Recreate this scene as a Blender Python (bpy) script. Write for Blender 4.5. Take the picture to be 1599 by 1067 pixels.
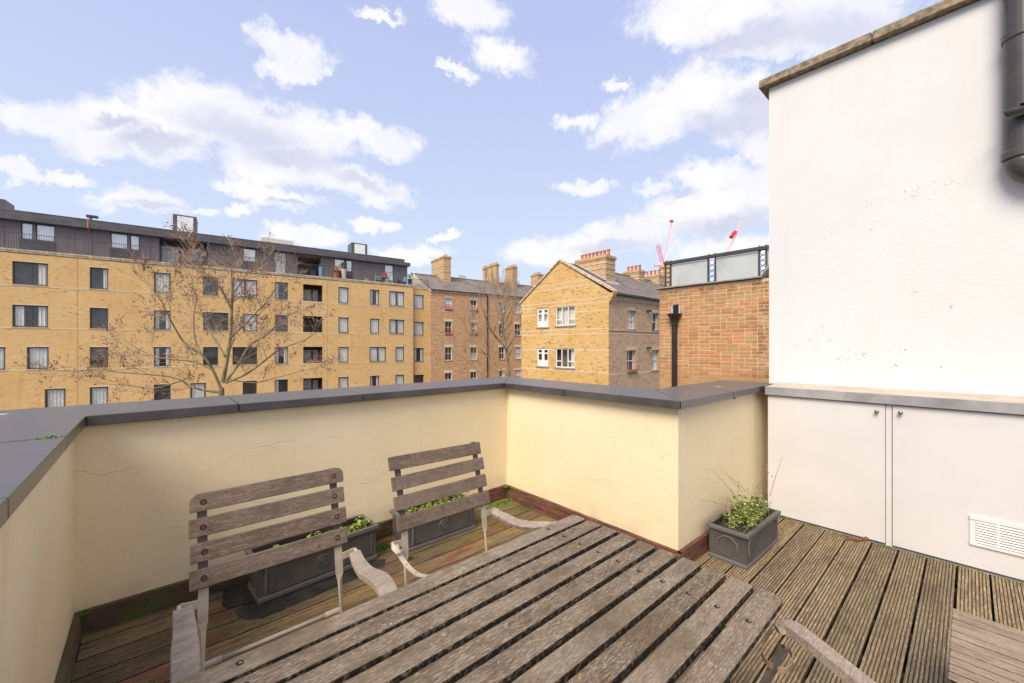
import bpy, bmesh, math, random
import numpy as np
from mathutils import Vector, Matrix
R = math.radians
scene = bpy.context.scene
for o in list(bpy.data.objects): bpy.data.objects.remove(o, do_unlink=True)
col = scene.collection
# ------------------------------------------------------------------ camera
# level wide angle lens 1.55 m above the deck; X runs along the back parapet, Y away from the house
FPX, CX, HY, EYE = 634.0, 799.5, 541.0, 1.55
AX = (0.74845, 0.66319); BX = (-0.66319, 0.74845)      # world X and Y as (right, forward)
cam_d = bpy.data.cameras.new('camera'); cam = bpy.data.objects.new('camera', cam_d); col.objects.link(cam)
cam_d.sensor_width = 36; cam_d.lens = 36*FPX/1599; cam_d.shift_y = 7.5/1599
cam_d.clip_start = .02; cam_d.clip_end = 3000
cam.location = (0, 0, EYE); cam.rotation_euler = (R(90), 0, -math.asin(AX[1])); scene.camera = cam
scene.render.resolution_x = 1024; scene.render.resolution_y = 683
scene.view_settings.view_transform = 'Standard'; scene.view_settings.look = 'None'
scene.view_settings.exposure = 0.82; scene.view_settings.gamma = 1
try: scene.view_settings.use_curve_mapping = False
except Exception: pass

def ray(px, py):
    r, f = (px-CX)/FPX, 1.0
    return Vector((r*AX[0]+f*AX[1], r*BX[0]+f*BX[1], -(py-HY)/FPX))
def atz(px, py, z): d = ray(px, py); return d*((z-EYE)/d.z)+Vector((0, 0, EYE))
def atX(px, py, X): d = ray(px, py); return d*(X/d.x)+Vector((0, 0, EYE))
def atY(px, py, Y): d = ray(px, py); return d*(Y/d.y)+Vector((0, 0, EYE))
def atF(px, py, F): return ray(px, py)*F+Vector((0, 0, EYE))

# ------------------------------------------------------------------ node helper
class NT:
    def __init__(s, tree): s.t = tree; s.n = tree.nodes; s.l = tree.links; s.n.clear()
    def add(s, typ, ins=None, **kw):
        nd = s.n.new(typ)
        for k, v in kw.items(): setattr(nd, k, v)
        for k, v in (ins or {}).items():
            sock = nd.inputs[k]
            if isinstance(v, bpy.types.NodeSocket): s.l.new(v, sock)
            elif isinstance(v, bpy.types.Node): s.l.new(v.outputs[0], sock)
            else: sock.default_value = v
        return nd
    def math(s, op, a, b=0., c=None, clamp=False):
        d = {0: a, 1: b}
        if c is not None: d[2] = c
        return s.add('ShaderNodeMath', d, operation=op, use_clamp=clamp).outputs[0]
    def mr(s, v, a, b, c=0., d=1., smooth=True):
        return s.add('ShaderNodeMapRange', {0: v, 1: a, 2: b, 3: c, 4: d}, interpolation_type='SMOOTHSTEP' if smooth else 'LINEAR').outputs[0]
    def mix(s, f, a, b, mode='MIX'):
        nd = s.add('ShaderNodeMix', {0: f, 6: a, 7: b}, data_type='RGBA', blend_type=mode)
        return nd.outputs[2]
    def noise(s, vec, scale, detail=4., rough=.55, out=0):
        nd = s.add('ShaderNodeTexNoise', {'Scale': scale, 'Detail': detail, 'Roughness': rough})
        if vec is not None: s.l.new(vec, nd.inputs['Vector'])
        return nd.outputs[out]
    def mapping(s, vec, scale=(1, 1, 1), loc=(0, 0, 0), rot=(0, 0, 0), typ='POINT'):
        return s.add('ShaderNodeMapping', {0: vec, 'Location': loc, 'Rotation': rot, 'Scale': scale}, vector_type=typ).outputs[0]
def c4(c): return (c[0], c[1], c[2], 1.)

# ------------------------------------------------------------------ world: daylight sky with procedural cumulus
SUN = Vector((-.84, -.29, .93)).normalized()
world = bpy.data.worlds.new('World'); scene.world = world; world.use_nodes = True
w = NT(world.node_tree)
tc = w.add('ShaderNodeTexCoord').outputs['Generated']
sky = w.add('ShaderNodeTexSky', sky_type='NISHITA', sun_disc=False, sun_elevation=math.asin(SUN.z), sun_rotation=math.atan2(SUN.x, SUN.y),
            air_density=1.0, dust_density=1.2, ozone_density=1.5)
skyc = w.mix(1.0, sky.outputs[0], (.085, .085, .085, 1), 'MULTIPLY')
sep = w.add('ShaderNodeSeparateXYZ', {0: tc})
zz = w.math('MAXIMUM', sep.outputs[2], 0.)
haze = w.mix(w.mr(zz, .0, .62, 0, 1, False), (.50, .57, .67, 1), (.345, .395, .60, 1))
base = w.mix(.86, skyc, haze)
CL = [  # px, py, half width, half height, roll in degrees of each cumulus seen in the picture
 (330,190,115,55,5),(190,200,100,34,12),(50,180,85,30,12),(460,212,110,44,8),(575,215,75,26,12),(430,255,100,36,10),(545,285,95,24,14),(250,222,120,32,0),
 (455,70,62,30,5),(455,108,50,20,-8),(735,15,55,32,15),(780,82,52,28,28),(716,108,34,10,25),
 (215,314,72,20,4),(318,328,34,8,0),(395,294,72,13,12),(455,317,46,15,0),(372,326,24,9,0),(22,262,36,14,14),(102,275,44,9,8),
 (482,368,56,15,0),(588,350,38,9,5),(640,398,60,16,0),(592,23,40,10,12),
 (1120,22,140,46,-8),(1290,10,150,60,-5),(1180,70,90,26,-15),(1055,165,120,48,-22),(1160,165,90,52,-5),(985,180,66,28,-25),(897,185,36,13,0),(1190,236,36,24,0),(1105,272,70,24,-5),
 (1022,292,34,11,0),(912,287,56,10,0),(1110,330,125,44,-8),(990,365,100,28,-8),(1190,300,60,40,0),(880,392,82,26,-6),(966,134,24,10,0),(1130,390,110,28,0),(700,372,26,6,0)]
acc = None
wn = w.noise(tc, 7.0, 5., .6, 1)
SHADE = [(385,208,90,26,8),(455,245,80,20,10),(250,228,70,12,0),(190,205,50,10,10),(560,285,55,9,14),(1180,60,110,26,-15),(1300,40,90,26,0),(1150,190,100,24,-10),(1150,352,110,20,-6),(1060,300,30,8,0),(960,385,70,10,-5),(240,322,50,7,0),(460,322,34,6,0),(1190,160,60,20,0)]
wn2 = w.noise(tc, 38.0, 4., .65, 1)
warp0 = w.add('ShaderNodeVectorMath', {0: tc, 1: w.add('ShaderNodeVectorMath', {0: w.add('ShaderNodeVectorMath', {0: wn, 1: (.5, .5, .5)}, operation='SUBTRACT').outputs[0], 'Scale': .075}, operation='SCALE').outputs[0]}, operation='ADD').outputs[0]
warp = w.add('ShaderNodeVectorMath', {0: warp0, 1: w.add('ShaderNodeVectorMath', {0: w.add('ShaderNodeVectorMath', {0: wn2, 1: (.5, .5, .5)}, operation='SUBTRACT').outputs[0], 'Scale': .045}, operation='SCALE').outputs[0]}, operation='ADD').outputs[0]
shd = None
for (px, py, hw, hh, rl) in CL+SHADE:
    d = ray(px, py).normalized(); c_, s_ = math.cos(R(rl)), math.sin(R(rl))
    u_ = (ray(px+hw*c_, py+hw*s_).normalized()-d)*1.55; v_ = (ray(px-hh*s_, py+hh*c_).normalized()-d)*1.55
    U_, S_, _v = np.linalg.svd(np.array([u_, v_]).T, full_matrices=False)          # principal axes of the cloud as seen from the terrace
    a_ = Vector(U_[:, 0]); b_ = Vector(U_[:, 1]); M = Matrix((a_, b_.cross(a_), b_)).transposed()
    m = w.mapping(warp, (float(S_[0]), .5, float(S_[1])), tuple(d), tuple(M.to_euler()), 'TEXTURE')
    g = w.add('ShaderNodeTexGradient', {0: m}, gradient_type='SPHERICAL').outputs[1]
    if (px, py, hw, hh, rl) in SHADE: shd = g if shd is None else w.math('MAXIMUM', shd, g); continue
    acc = g if acc is None else w.math('MAXIMUM', acc, g)
# fair weather clouds go on all round out of view, thickened there for white fill
pl = w.add('ShaderNodeVectorMath', {0: tc, 1: w.add('ShaderNodeCombineXYZ', {0: w.math('ADD', zz, .16), 1: w.math('ADD', zz, .16), 2: 1.}).outputs[0]}, operation='DIVIDE').outputs[0]
gen = w.mr(w.noise(pl, 1.3, 6., .55), .44, .64)
fw = w.add('ShaderNodeVectorMath', {0: tc, 1: (AX[1], BX[1], 0)}, operation='DOT_PRODUCT').outputs['Value']
side = w.math('MAXIMUM', w.mr(fw, .25, .55, 1, 0), w.mr(sep.outputs[2], .74, .84))
gen = w.math('MULTIPLY', gen, side)
n1 = w.noise(tc, 10.0, 10., .66); n2 = w.noise(tc, 34.0, 8., .68)
frag = w.math('ADD', w.math('MULTIPLY', w.math('SUBTRACT', n1, .5), 1.25), w.math('MULTIPLY', w.math('SUBTRACT', n2, .5), .75))
dens = w.math('ADD', w.math('MAXIMUM', acc, w.math('MULTIPLY', gen, .8)), w.math('MULTIPLY', frag, w.mr(w.math('MAXIMUM', acc, gen), .02, .3)))
mask = w.mr(dens, .12, .60)
gsh = w.math('MULTIPLY', w.mr(w.noise(pl, 1.7, 5., .6), .5, .75), side)
tex = w.noise(tc, 7., 7., .6)
sh = w.math('MULTIPLY', w.mr(w.math('MAXIMUM', shd, gsh), .0, .80), w.mr(tex, .25, .70, .55, .95))
ccol = w.mix(sh, w.mix(w.mr(tex, .35, .65), (.59, .59, .635, 1), (.655, .645, .66, 1)), (.395, .405, .505, 1))
fin = w.mix(w.math('MULTIPLY', mask, .90), base, ccol)
bg = w.add('ShaderNodeBackground', {0: fin, 1: .92})
w.add('ShaderNodeOutputWorld', {0: bg})
# ------------------------------------------------------------------ sun
sd = bpy.data.lights.new('sun', 'SUN'); so = bpy.data.objects.new('sun', sd); col.objects.link(so)
sd.energy = 2.45; sd.angle = R(32); sd.color = (1., .90, .74)
so.rotation_euler = SUN.to_track_quat('Z', 'Y').to_euler()

# ------------------------------------------------------------------ mesh helpers
class MB:
    def __init__(s, M=None): s.v = []; s.f = []; s.M = M
    def p(s, x, y, z):
        if s.M: x, y, z = s.M(x, y, z)
        s.v.append((x, y, z)); return len(s.v)-1
    def poly(s, pts): s.f.append([s.p(*q) for q in pts])
    def box(s, x0, y0, z0, x1, y1, z1):
        i = [s.p(*q) for q in ((x0,y0,z0),(x1,y0,z0),(x1,y1,z0),(x0,y1,z0),(x0,y0,z1),(x1,y0,z1),(x1,y1,z1),(x0,y1,z1))]
        for a in ((0,3,2,1),(4,5,6,7),(0,1,5,4),(1,2,6,5),(2,3,7,6),(3,0,4,7)): s.f.append([i[k] for k in a])
        return s
    def hexa(s, pts):
        i = [s.p(*q) for q in pts]
        for a in ((0,3,2,1),(4,5,6,7),(0,1,5,4),(1,2,6,5),(2,3,7,6),(3,0,4,7)): s.f.append([i[k] for k in a])
        return s
    def bar(s, a, b, wd, th, up=(0, 0, 1)):
        a = Vector(a); b = Vector(b); d = (b-a).normalized(); up = Vector(up)
        if abs(d.dot(up)) > .98: up = Vector((0, 1, 0))
        x = d.cross(up).normalized()*wd/2; y = x.cross(d).normalized()*th/2
        return s.hexa([tuple(q) for q in (a-x-y, a+x-y, a+x+y, a-x+y, b-x-y, b+x-y, b+x+y, b-x+y)])
    def tube(s, pts, rad, n=8, cap=True, flat=None):
        pts = [Vector(q) for q in pts]; rad = rad if isinstance(rad, (list, tuple)) else [rad]*len(pts)
        rings = []; ref = None
        for i, q in enumerate(pts):
            d = (pts[min(i+1, len(pts)-1)]-pts[max(i-1, 0)])
            d = d.normalized() if d.length > 1e-9 else Vector((0, 0, 1))
            if ref is None: ref = d.cross(Vector((0, 0, 1)) if abs(d.z) < .9 else Vector((1, 0, 0))).normalized()
            x = (ref-d*ref.dot(d)).normalized(); y = d.cross(x); ref = x
            rings.append([s.p(*(q+(x*math.cos(t)+y*math.sin(t))*rad[i])) for t in [2*math.pi*k/n for k in range(n)]])
        for a, b in zip(rings, rings[1:]):
            for k in range(n): s.f.append([a[k], a[(k+1) % n], b[(k+1) % n], b[k]])
        if cap: s.f.append(rings[0][::-1]); s.f.append(rings[-1])
        return s
    def strip(s, pts, wd, th, side):
        """flat bar of width wd along `side`, thickness th, swept along pts"""
        pts = [Vector(q) for q in pts]; rings = []
        for i, q in enumerate(pts):
            wi = wd[i] if isinstance(wd, (list, tuple)) else wd; ti = th[i] if isinstance(th, (list, tuple)) else th
            si = Vector(side[i]) if isinstance(side, list) else Vector(side)
            d = (pts[min(i+1, len(pts)-1)]-pts[max(i-1, 0)]).normalized()
            x = (si-d*si.dot(d)).normalized(); y = d.cross(x)
            rings.append([s.p(*(q+x*a*wi/2+y*b*ti/2)) for a, b in ((-1, -1), (1, -1), (1, 1), (-1, 1))])
        for a, b in zip(rings, rings[1:]):
            for k in range(4): s.f.append([a[k], a[(k+1) % 4], b[(k+1) % 4], b[k]])
        s.f.append(rings[0][::-1]); s.f.append(rings[-1]); return s
    def lathe(s, c, prof, n=16, axis='z'):
        rings = []
        for r, h in prof:
            ring = []
            for k in range(n):
                t = 2*math.pi*k/n; a, b = r*math.cos(t), r*math.sin(t)
                q = {'z': (c[0]+a, c[1]+b, c[2]+h), 'y': (c[0]+a, c[1]+h, c[2]+b), 'x': (c[0]+h, c[1]+a, c[2]+b)}[axis]
                ring.append(s.p(*q))
            rings.append(ring)
        for a, b in zip(rings, rings[1:]):
            for k in range(n): s.f.append([a[k], a[(k+1) % n], b[(k+1) % n], b[k]])
        s.f.append(rings[0][::-1]); s.f.append(rings[-1]); return s
    def prism(s, poly, ext):
        """poly: 3-D points, ext: extrusion vector"""
        a = [s.p(*q) for q in poly]; b = [s.p(q[0]+ext[0], q[1]+ext[1], q[2]+ext[2]) for q in poly]
        s.f.append(a[::-1]); s.f.append(b); n = len(a)
        for k in range(n): s.f.append([a[k], a[(k+1) % n], b[(k+1) % n], b[k]])
        return s
    def build(s, name, mat, parent=None, bevel=0., smooth=False, loc=None, rot=None, seg=1):
        me = bpy.data.meshes.new(name); me.from_pydata(s.v, [], s.f)
        bm = bmesh.new(); bm.from_mesh(me)
        bmesh.ops.recalc_face_normals(bm, faces=bm.faces)
        if bevel:
            ed = [e for e in bm.edges if len(e.link_faces) == 2 and e.calc_face_angle(0) > .5]
            bmesh.ops.bevel(bm, geom=ed, offset=bevel, segments=seg, profile=.5, affect='EDGES', clamp_overlap=True)
        bm.to_mesh(me); bm.free()
        if smooth: me.polygons.foreach_set('use_smooth', [True]*len(me.polygons))
        me.materials.append(mat)
        o = bpy.data.objects.new(name, me); col.objects.link(o)
        if parent: o.parent = parent
        if loc: o.location = loc
        if rot: o.rotation_euler = rot
        return o
def tag(o, label=None, cat=None, group=None, kind=None):
    if label: o['label'] = label
    if cat: o['category'] = cat
    if group: o['group'] = group
    if kind: o['kind'] = kind
    return o
def thing(name, label=None, cat=None, loc=(0, 0, 0), rz=0., group=None, kind=None):
    o = bpy.data.objects.new(name, None); col.objects.link(o); o.location = loc; o.rotation_euler = (0, 0, rz)
    o.empty_display_size = .1
    return tag(o, label, cat, group, kind)
def copy_obj(o, parent, loc=None, rot=None):
    c = o.copy(); col.objects.link(c); c.parent = parent
    if loc is not None: c.location = loc
    if rot is not None: c.rotation_euler = rot
    return c
rnd = random.Random(7)

# ------------------------------------------------------------------ materials
def material(name, build):
    m = bpy.data.materials.new(name); m.use_nodes = True; t = NT(m.node_tree)
    b = t.add('ShaderNodeBsdfPrincipled'); t.b = b
    build(t, b); t.add('ShaderNodeOutputMaterial', {0: b}) if not t.n.get('out') else None
    return m
def bump(t, b, h, strength=.3, dist=.01):
    t.l.new(t.add('ShaderNodeBump', {'Height': h, 'Strength': strength, 'Distance': dist}).outputs[0], b.inputs['Normal'])
def setc(t, b, c): t.l.new(c, b.inputs['Base Color']) if isinstance(c, bpy.types.NodeSocket) else setattr(b.inputs['Base Color'], 'default_value', c4(c))
def plain(name, c, rough=.6, var=.12, scale=6., metal=0., spec=.5, bmp=.0, obj=False):
    def f(t, b):
        v = t.add('ShaderNodeTexCoord').outputs['Object']
        n = t.noise(v, scale, 5.)
        lo = tuple(x*(1-var) for x in c); hi = tuple(min(1, x*(1+var)) for x in c)
        cc = t.mix(t.mr(n, .3, .7), c4(lo), c4(hi))
        if obj:
            r = t.add('ShaderNodeObjectInfo').outputs['Random']
            cc = t.mix(1., cc, t.add('ShaderNodeCombineColor', {0: t.mr(r, 0, 1, .75, 1.2, False), 1: t.mr(r, 0, 1, .8, 1.12, False), 2: t.mr(r, 0, 1, .82, 1.1, False)}).outputs[0], 'MULTIPLY')
        setc(t, b, cc)
        b.inputs['Roughness'].default_value = rough; b.inputs['Metallic'].default_value = metal
        b.inputs['Specular IOR Level'].default_value = spec
        if bmp: bump(t, b, t.noise(v, scale*6, 6.), .5, bmp)
    return material(name, f)
def objv(t):
    """object coordinates, shifted per object so that no two alike pieces share their grain"""
    v = t.add('ShaderNodeTexCoord').outputs['Object']; r = t.add('ShaderNodeObjectInfo').outputs['Random']
    off = t.add('ShaderNodeCombineXYZ', {0: t.math('MULTIPLY', r, 37.), 1: t.math('MULTIPLY', r, 91.), 2: t.math('MULTIPLY', r, 53.)}).outputs[0]
    return t.add('ShaderNodeVectorMath', {0: v, 1: off}, operation='ADD').outputs[0], r

def stucco(name, lo, hi, stain, crack=True, specks=False, courses=False, scale=1.):
    def f(t, b):
        v = t.add('ShaderNodeNewGeometry').outputs['Position']
        big = t.noise(v, 1.3*scale, 5., .6); fine = t.noise(v, 60., 4., .6); mid = t.noise(v, 9., 5., .6)
        cc = t.mix(t.mr(big, .3, .72), c4(lo), c4(hi))
        st = t.mr(t.noise(t.mapping(v, (5, 5, .7)), 1.6, 6., .65), .52, .80, 0, .5)
        cc = t.mix(st, cc, c4(stain))
        if crack: cc = t.mix(t.math('MULTIPLY', t.mr(t.add('ShaderNodeSeparateXYZ', {0: v}).outputs[2], .30, .12), t.mr(t.noise(v, 6., 5., .6), .35, .7, 0, .4)), cc, c4(tuple(x*.7 for x in stain)))
        h = t.math('ADD', t.math('MULTIPLY', fine, .18), t.math('MULTIPLY', mid, 1.0))
        if crack:   # hairline horizontal cracks and lifted paint edges
            wv = t.add('ShaderNodeVectorMath', {0: v, 1: t.add('ShaderNodeVectorMath', {0: t.noise(v, 3., 4., .6, 1), 'Scale': .22}, operation='SCALE').outputs[0]}, operation='ADD').outputs[0]
            z = t.add('ShaderNodeSeparateXYZ', {0: wv}).outputs[2]
            fr = t.math('ABSOLUTE', t.math('SUBTRACT', t.math('FRACT', t.math('MULTIPLY', z, 2.6)), .5))
            on = t.mr(t.noise(v, 2.2, 3.), .52, .6)
            line = t.math('MULTIPLY', t.mr(fr, 0., .012, 1, 0), on)
            cc = t.mix(t.math('MULTIPLY', line, .10), cc, c4(tuple(x*.45 for x in stain)))
            h = t.math('SUBTRACT', h, t.math('MULTIPLY', line, .5))
            pit = t.mr(t.noise(v, 38., 2., .5), .745, .80)
            cc = t.mix(t.math('MULTIPLY', pit, .35), cc, c4(tuple(x*.4 for x in stain)))
            h = t.math('SUBTRACT', h, t.math('MULTIPLY', pit, .8))
        if courses:
            s = t.add('ShaderNodeSeparateXYZ', {0: v}); vec = t.add('ShaderNodeCombineXYZ', {0: t.math('ADD', s.outputs[0], s.outputs[1]), 1: s.outputs[2]}).outputs[0]
            br = t.add('ShaderNodeTexBrick', {'Vector': t.add('ShaderNodeVectorMath', {0: vec, 1: t.add('ShaderNodeVectorMath', {0: t.noise(v, 7., 4., .6, 1), 'Scale': .03}, operation='SCALE').outputs[0]}, operation='ADD').outputs[0], 'Scale': 1., 'Mortar Size': .004, 'Mortar Smooth': 1., 'Brick Width': .225, 'Row Height': .075}).outputs[1]
            low = t.mr(s.outputs[2], 2.45, 2.75, 1, 0)
            h = t.math('SUBTRACT', h, t.math('MULTIPLY', t.math('MULTIPLY', br, t.math('MULTIPLY', low, t.mr(t.noise(v, 2.4, 3.), .40, .65))), .32))
            h = t.math('ADD', h, t.math('MULTIPLY', t.math('MULTIPLY', t.noise(t.mapping(v, (1, 1, 1.6)), 26., 5., .7), low), .9))
        if specks:
            s = t.add('ShaderNodeSeparateXYZ', {0: v})
            band = t.math('ADD', t.mr(t.math('ABSOLUTE', t.math('SUBTRACT', s.outputs[2], 1.60)), .0, .30, 1, 0), t.mr(t.math('ABSOLUTE', t.math('SUBTRACT', s.outputs[2], 2.62)), .0, .16, .55, 0))
            reg = t.math('MULTIPLY', band, t.mr(t.noise(v, 2.3, 2.), .45, .62))
            sp = t.mr(t.noise(v, 34., 3., .65), t.math('SUBTRACT', 0.77, t.math('MULTIPLY', reg, .165)), t.math('SUBTRACT', 0.80, t.math('MULTIPLY', reg, .165)))
            cc = t.mix(t.math('MULTIPLY', sp, t.mr(reg, .1, .5, .0, .62)), cc, (.16, .15, .14, 1))
            h = t.math('SUBTRACT', h, t.math('MULTIPLY', sp, 1.2))
        setc(t, b, cc); b.inputs['Roughness'].default_value = .62; b.inputs['Specular IOR Level'].default_value = .3
        bump(t, b, h, .30 if courses else .7, .006)
    return material(name, f)
M_CREAM = stucco('cream masonry paint', (.82, .675, .425), (.87, .73, .49), (.70, .575, .37))
M_WHITE = stucco('white masonry paint', (.69, .675, .665), (.735, .72, .71), (.63, .61, .585), crack=False, specks=True, courses=True, scale=.5)
def m_board(t, b):
    v, r = objv(t); pos = t.add('ShaderNodeNewGeometry').outputs['Position']; px = t.add('ShaderNodeSeparateXYZ', {0: pos})
    oz = t.add('ShaderNodeSeparateXYZ', {0: t.add('ShaderNodeTexCoord').outputs['Object']}).outputs[2]
    grain = t.noise(t.mapping(v, (4, 90, 90)), 1., 6., .7); flake = t.noise(t.mapping(v, (22, 140, 40)), 1., 5., .72)
    blot = t.noise(t.mapping(v, (2.2, 7, 7)), 1., 5., .65)
    cc = t.mix(t.mr(grain, .3, .7), (.150, .098, .056, 1), (.36, .265, .160, 1))
    cc = t.mix(t.mr(flake, .50, .68, 0, .8), cc, (.66, .53, .34, 1))              # bleached flakes on the ridges
    cc = t.mix(t.mr(blot, .50, .72, 0, .55), cc, (.11, .072, .050, 1))
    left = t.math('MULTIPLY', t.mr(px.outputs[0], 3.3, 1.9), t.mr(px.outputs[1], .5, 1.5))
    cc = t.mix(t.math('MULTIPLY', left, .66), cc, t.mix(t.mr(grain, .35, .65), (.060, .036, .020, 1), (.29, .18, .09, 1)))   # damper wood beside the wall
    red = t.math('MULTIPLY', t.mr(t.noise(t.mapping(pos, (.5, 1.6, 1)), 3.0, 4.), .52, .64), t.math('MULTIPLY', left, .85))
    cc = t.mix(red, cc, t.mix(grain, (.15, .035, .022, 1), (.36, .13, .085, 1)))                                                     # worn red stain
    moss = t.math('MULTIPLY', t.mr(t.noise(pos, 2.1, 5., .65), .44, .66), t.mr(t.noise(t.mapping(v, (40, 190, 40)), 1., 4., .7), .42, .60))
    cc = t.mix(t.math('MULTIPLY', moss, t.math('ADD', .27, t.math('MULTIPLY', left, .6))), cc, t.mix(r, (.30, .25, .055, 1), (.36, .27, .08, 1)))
    corner = t.math('MULTIPLY', t.math('MULTIPLY', t.mr(px.outputs[1], 2.5, 3.1), t.mr(px.outputs[0], 1.9, 2.5)), t.mr(t.noise(pos, 6.5, 4.), .42, .58))
    cc = t.mix(t.math('MULTIPLY', corner, .8), cc, (.12, .17, .025, 1))
    cc = t.mix(t.math('MULTIPLY', t.mr(px.outputs[0], 4.14, 4.27), t.mr(t.noise(pos, 11., 3.), .48, .62)), cc, (.13, .14, .03, 1))
    grime_shade = t.math('MULTIPLY', t.mr(oz, -.0012, -.0040), t.mr(t.noise(t.mapping(v, (9, 40, 9)), 1., 4.), .72, .35, .6, .95))
    cc = t.mix(grime_shade, cc, t.mix(t.math('MULTIPLY', t.mr(t.noise(pos, 1.6, 3.), .42, .6), .7), (.055, .036, .023, 1), (.13, .11, .025, 1)))   # dirt and algae packed in the grooves
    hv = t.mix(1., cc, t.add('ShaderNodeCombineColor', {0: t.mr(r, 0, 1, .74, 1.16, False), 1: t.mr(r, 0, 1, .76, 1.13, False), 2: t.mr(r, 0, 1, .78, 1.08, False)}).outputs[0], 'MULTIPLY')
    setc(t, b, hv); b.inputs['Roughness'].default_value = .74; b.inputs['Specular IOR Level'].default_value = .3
    bump(t, b, t.math('ADD', grain, flake), .6, .002)
M_BOARD = material('grooved decking timber', m_board)
def weathered(name, dark, mid, light, lichen=0., grime_shade=False):
    def f(t, b):
        v, r = objv(t)
        g = t.noise(t.mapping(v, (5, 60, 60)), 1., 7., .72); g2 = t.noise(t.mapping(v, (38, 240, 150)), 1., 6., .78); p = t.noise(t.mapping(v, (1, 2.2, 1)), 7., 6., .7)
        pit = t.noise(t.mapping(v, (90, 170, 90)), 1., 3., .6)
        cc = t.mix(t.mr(g, .28, .72), c4(dark), c4(mid)); cc = t.mix(t.mr(g2, .46, .66, 0, .85), cc, c4(light))
        cc = t.mix(t.mr(r, .0, 1., .0, .28, False), cc, c4(light)); cc = t.mix(t.mr(p, .42, .72, 0, .5), cc, c4(tuple(x*.62 for x in dark)))
        cc = t.mix(t.mr(pit, .60, .72, 0, .55), cc, c4(tuple(x*.35 for x in dark)))
        if lichen:
            pos = t.add('ShaderNodeNewGeometry').outputs['Position']
            cc = t.mix(t.math('MULTIPLY', t.mr(t.noise(pos, 3.2, 3.), .5, .68), lichen*.6), cc, (.14, .105, .055, 1))
            ye = t.math('MULTIPLY', t.mr(t.noise(pos, 55., 3., .6), .62, .70), t.mr(t.noise(pos, 4.1, 3.), .54, .66))
            cc = t.mix(t.math('MULTIPLY', ye, lichen), cc, (.50, .38, .05, 1))
            wh = t.math('MULTIPLY', t.mr(t.noise(pos, 70., 3., .6), .64, .70), t.mr(t.noise(pos, 2.7, 3.), .50, .62))
            cc = t.mix(t.math('MULTIPLY', wh, .8), cc, (.55, .52, .46, 1))
        if grime_shade:   # shade of the gaps painted onto the slat sides, along with black algae
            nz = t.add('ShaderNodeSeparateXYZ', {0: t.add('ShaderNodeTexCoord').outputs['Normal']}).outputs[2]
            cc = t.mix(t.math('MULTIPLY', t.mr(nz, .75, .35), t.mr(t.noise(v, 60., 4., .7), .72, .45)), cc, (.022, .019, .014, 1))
        setc(t, b, cc); b.inputs['Roughness'].default_value = .85; b.inputs['Specular IOR Level'].default_value = .2
        bump(t, b, t.math('ADD', t.math('ADD', g, g2), t.math('MULTIPLY', pit, -.6)), .9, .0035)
    return material(name, f)
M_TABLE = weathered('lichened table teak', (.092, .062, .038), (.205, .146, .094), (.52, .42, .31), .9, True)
M_SLAT = weathered('grey chair teak', (.130, .090, .062), (.205, .150, .110), (.32, .25, .19))
M_ARM = weathered('bleached armrest teak', (.28, .215, .160), (.40, .32, .25), (.56, .47, .38))
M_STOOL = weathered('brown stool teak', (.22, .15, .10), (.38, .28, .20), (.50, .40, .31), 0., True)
M_STEEL = plain('beige painted steel', (.50, .41, .31), .45, .14, 14., spec=.4, bmp=.0005)
M_STEELD = plain('brown painted steel', (.085, .062, .05), .5, .2, 14., bmp=.0006)
def m_rust(t, b):
    n = t.noise(t.add('ShaderNodeTexCoord').outputs['Object'], 90., 4.)
    setc(t, b, t.mix(t.mr(n, .35, .65), (.05, .022, .015, 1), (.26, .10, .05, 1))); b.inputs['Roughness'].default_value = .8
M_RUST = material('rusty screw', m_rust)
M_SCREWP = plain('weathered brass screw', (.26, .17, .12), .5, .3, 90.)
M_HOLE = plain('dark recess', (.012, .010, .009), .9, .1)
def m_coping(t, b):
    pos = t.add('ShaderNodeNewGeometry').outputs['Position']; r = t.add('ShaderNodeObjectInfo').outputs['Random']
    n = t.noise(pos, 3.5, 6., .65); f = t.noise(pos, 120., 3.)
    cc = t.mix(t.mr(n, .3, .7), (.040, .034, .031, 1), (.072, .062, .057, 1))
    cc = t.mix(t.mr(t.noise(pos, 17., 4., .7), .60, .78, 0, .35), cc, (.25, .225, .215, 1))
    wh = t.math('MULTIPLY', t.mr(t.noise(pos, 6.2, 2., .5), .735, .76), 1.)
    cc = t.mix(wh, cc, (.62, .60, .58, 1))
    setc(t, b, cc); b.inputs['Specular IOR Level'].default_value = .6; b.inputs['Coat Weight'].default_value = .8; b.inputs['Coat Roughness'].default_value = .3
    t.l.new(t.mr(n, .3, .7, .40, .56), b.inputs['Roughness']); bump(t, b, t.math('ADD', t.math('MULTIPLY', f, .35), n), .4, .003)
M_COPING = material('dark grey painted coping', m_coping)
def m_skirt(t, b):
    pos = t.add('ShaderNodeNewGeometry').outputs['Position']; s = t.add('ShaderNodeSeparateXYZ', {0: pos})
    g = t.noise(t.mapping(pos, (6, 6, 60)), 1., 6., .7)
    cc = t.mix(t.mr(g, .3, .7), (.055, .024, .016, 1), (.25, .10, .065, 1))
    cc = t.mix(t.mr(s.outputs[0], 1.9, .2, 0, .72), cc, t.mix(g, (.03, .022, .012, 1), (.15, .10, .055, 1)))
    mo = t.math('MULTIPLY', t.mr(t.noise(pos, 5., 5., .7), .48, .66), t.mr(s.outputs[1], 1.8, 3.0))
    cc = t.mix(t.math('MULTIPLY', mo, .7), cc, (.09, .12, .02, 1))
    setc(t, b, cc); b.inputs['Roughness'].default_value = .75; bump(t, b, g, .5, .003)
M_SKIRT = material('red brown grooved skirting', m_skirt)
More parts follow.
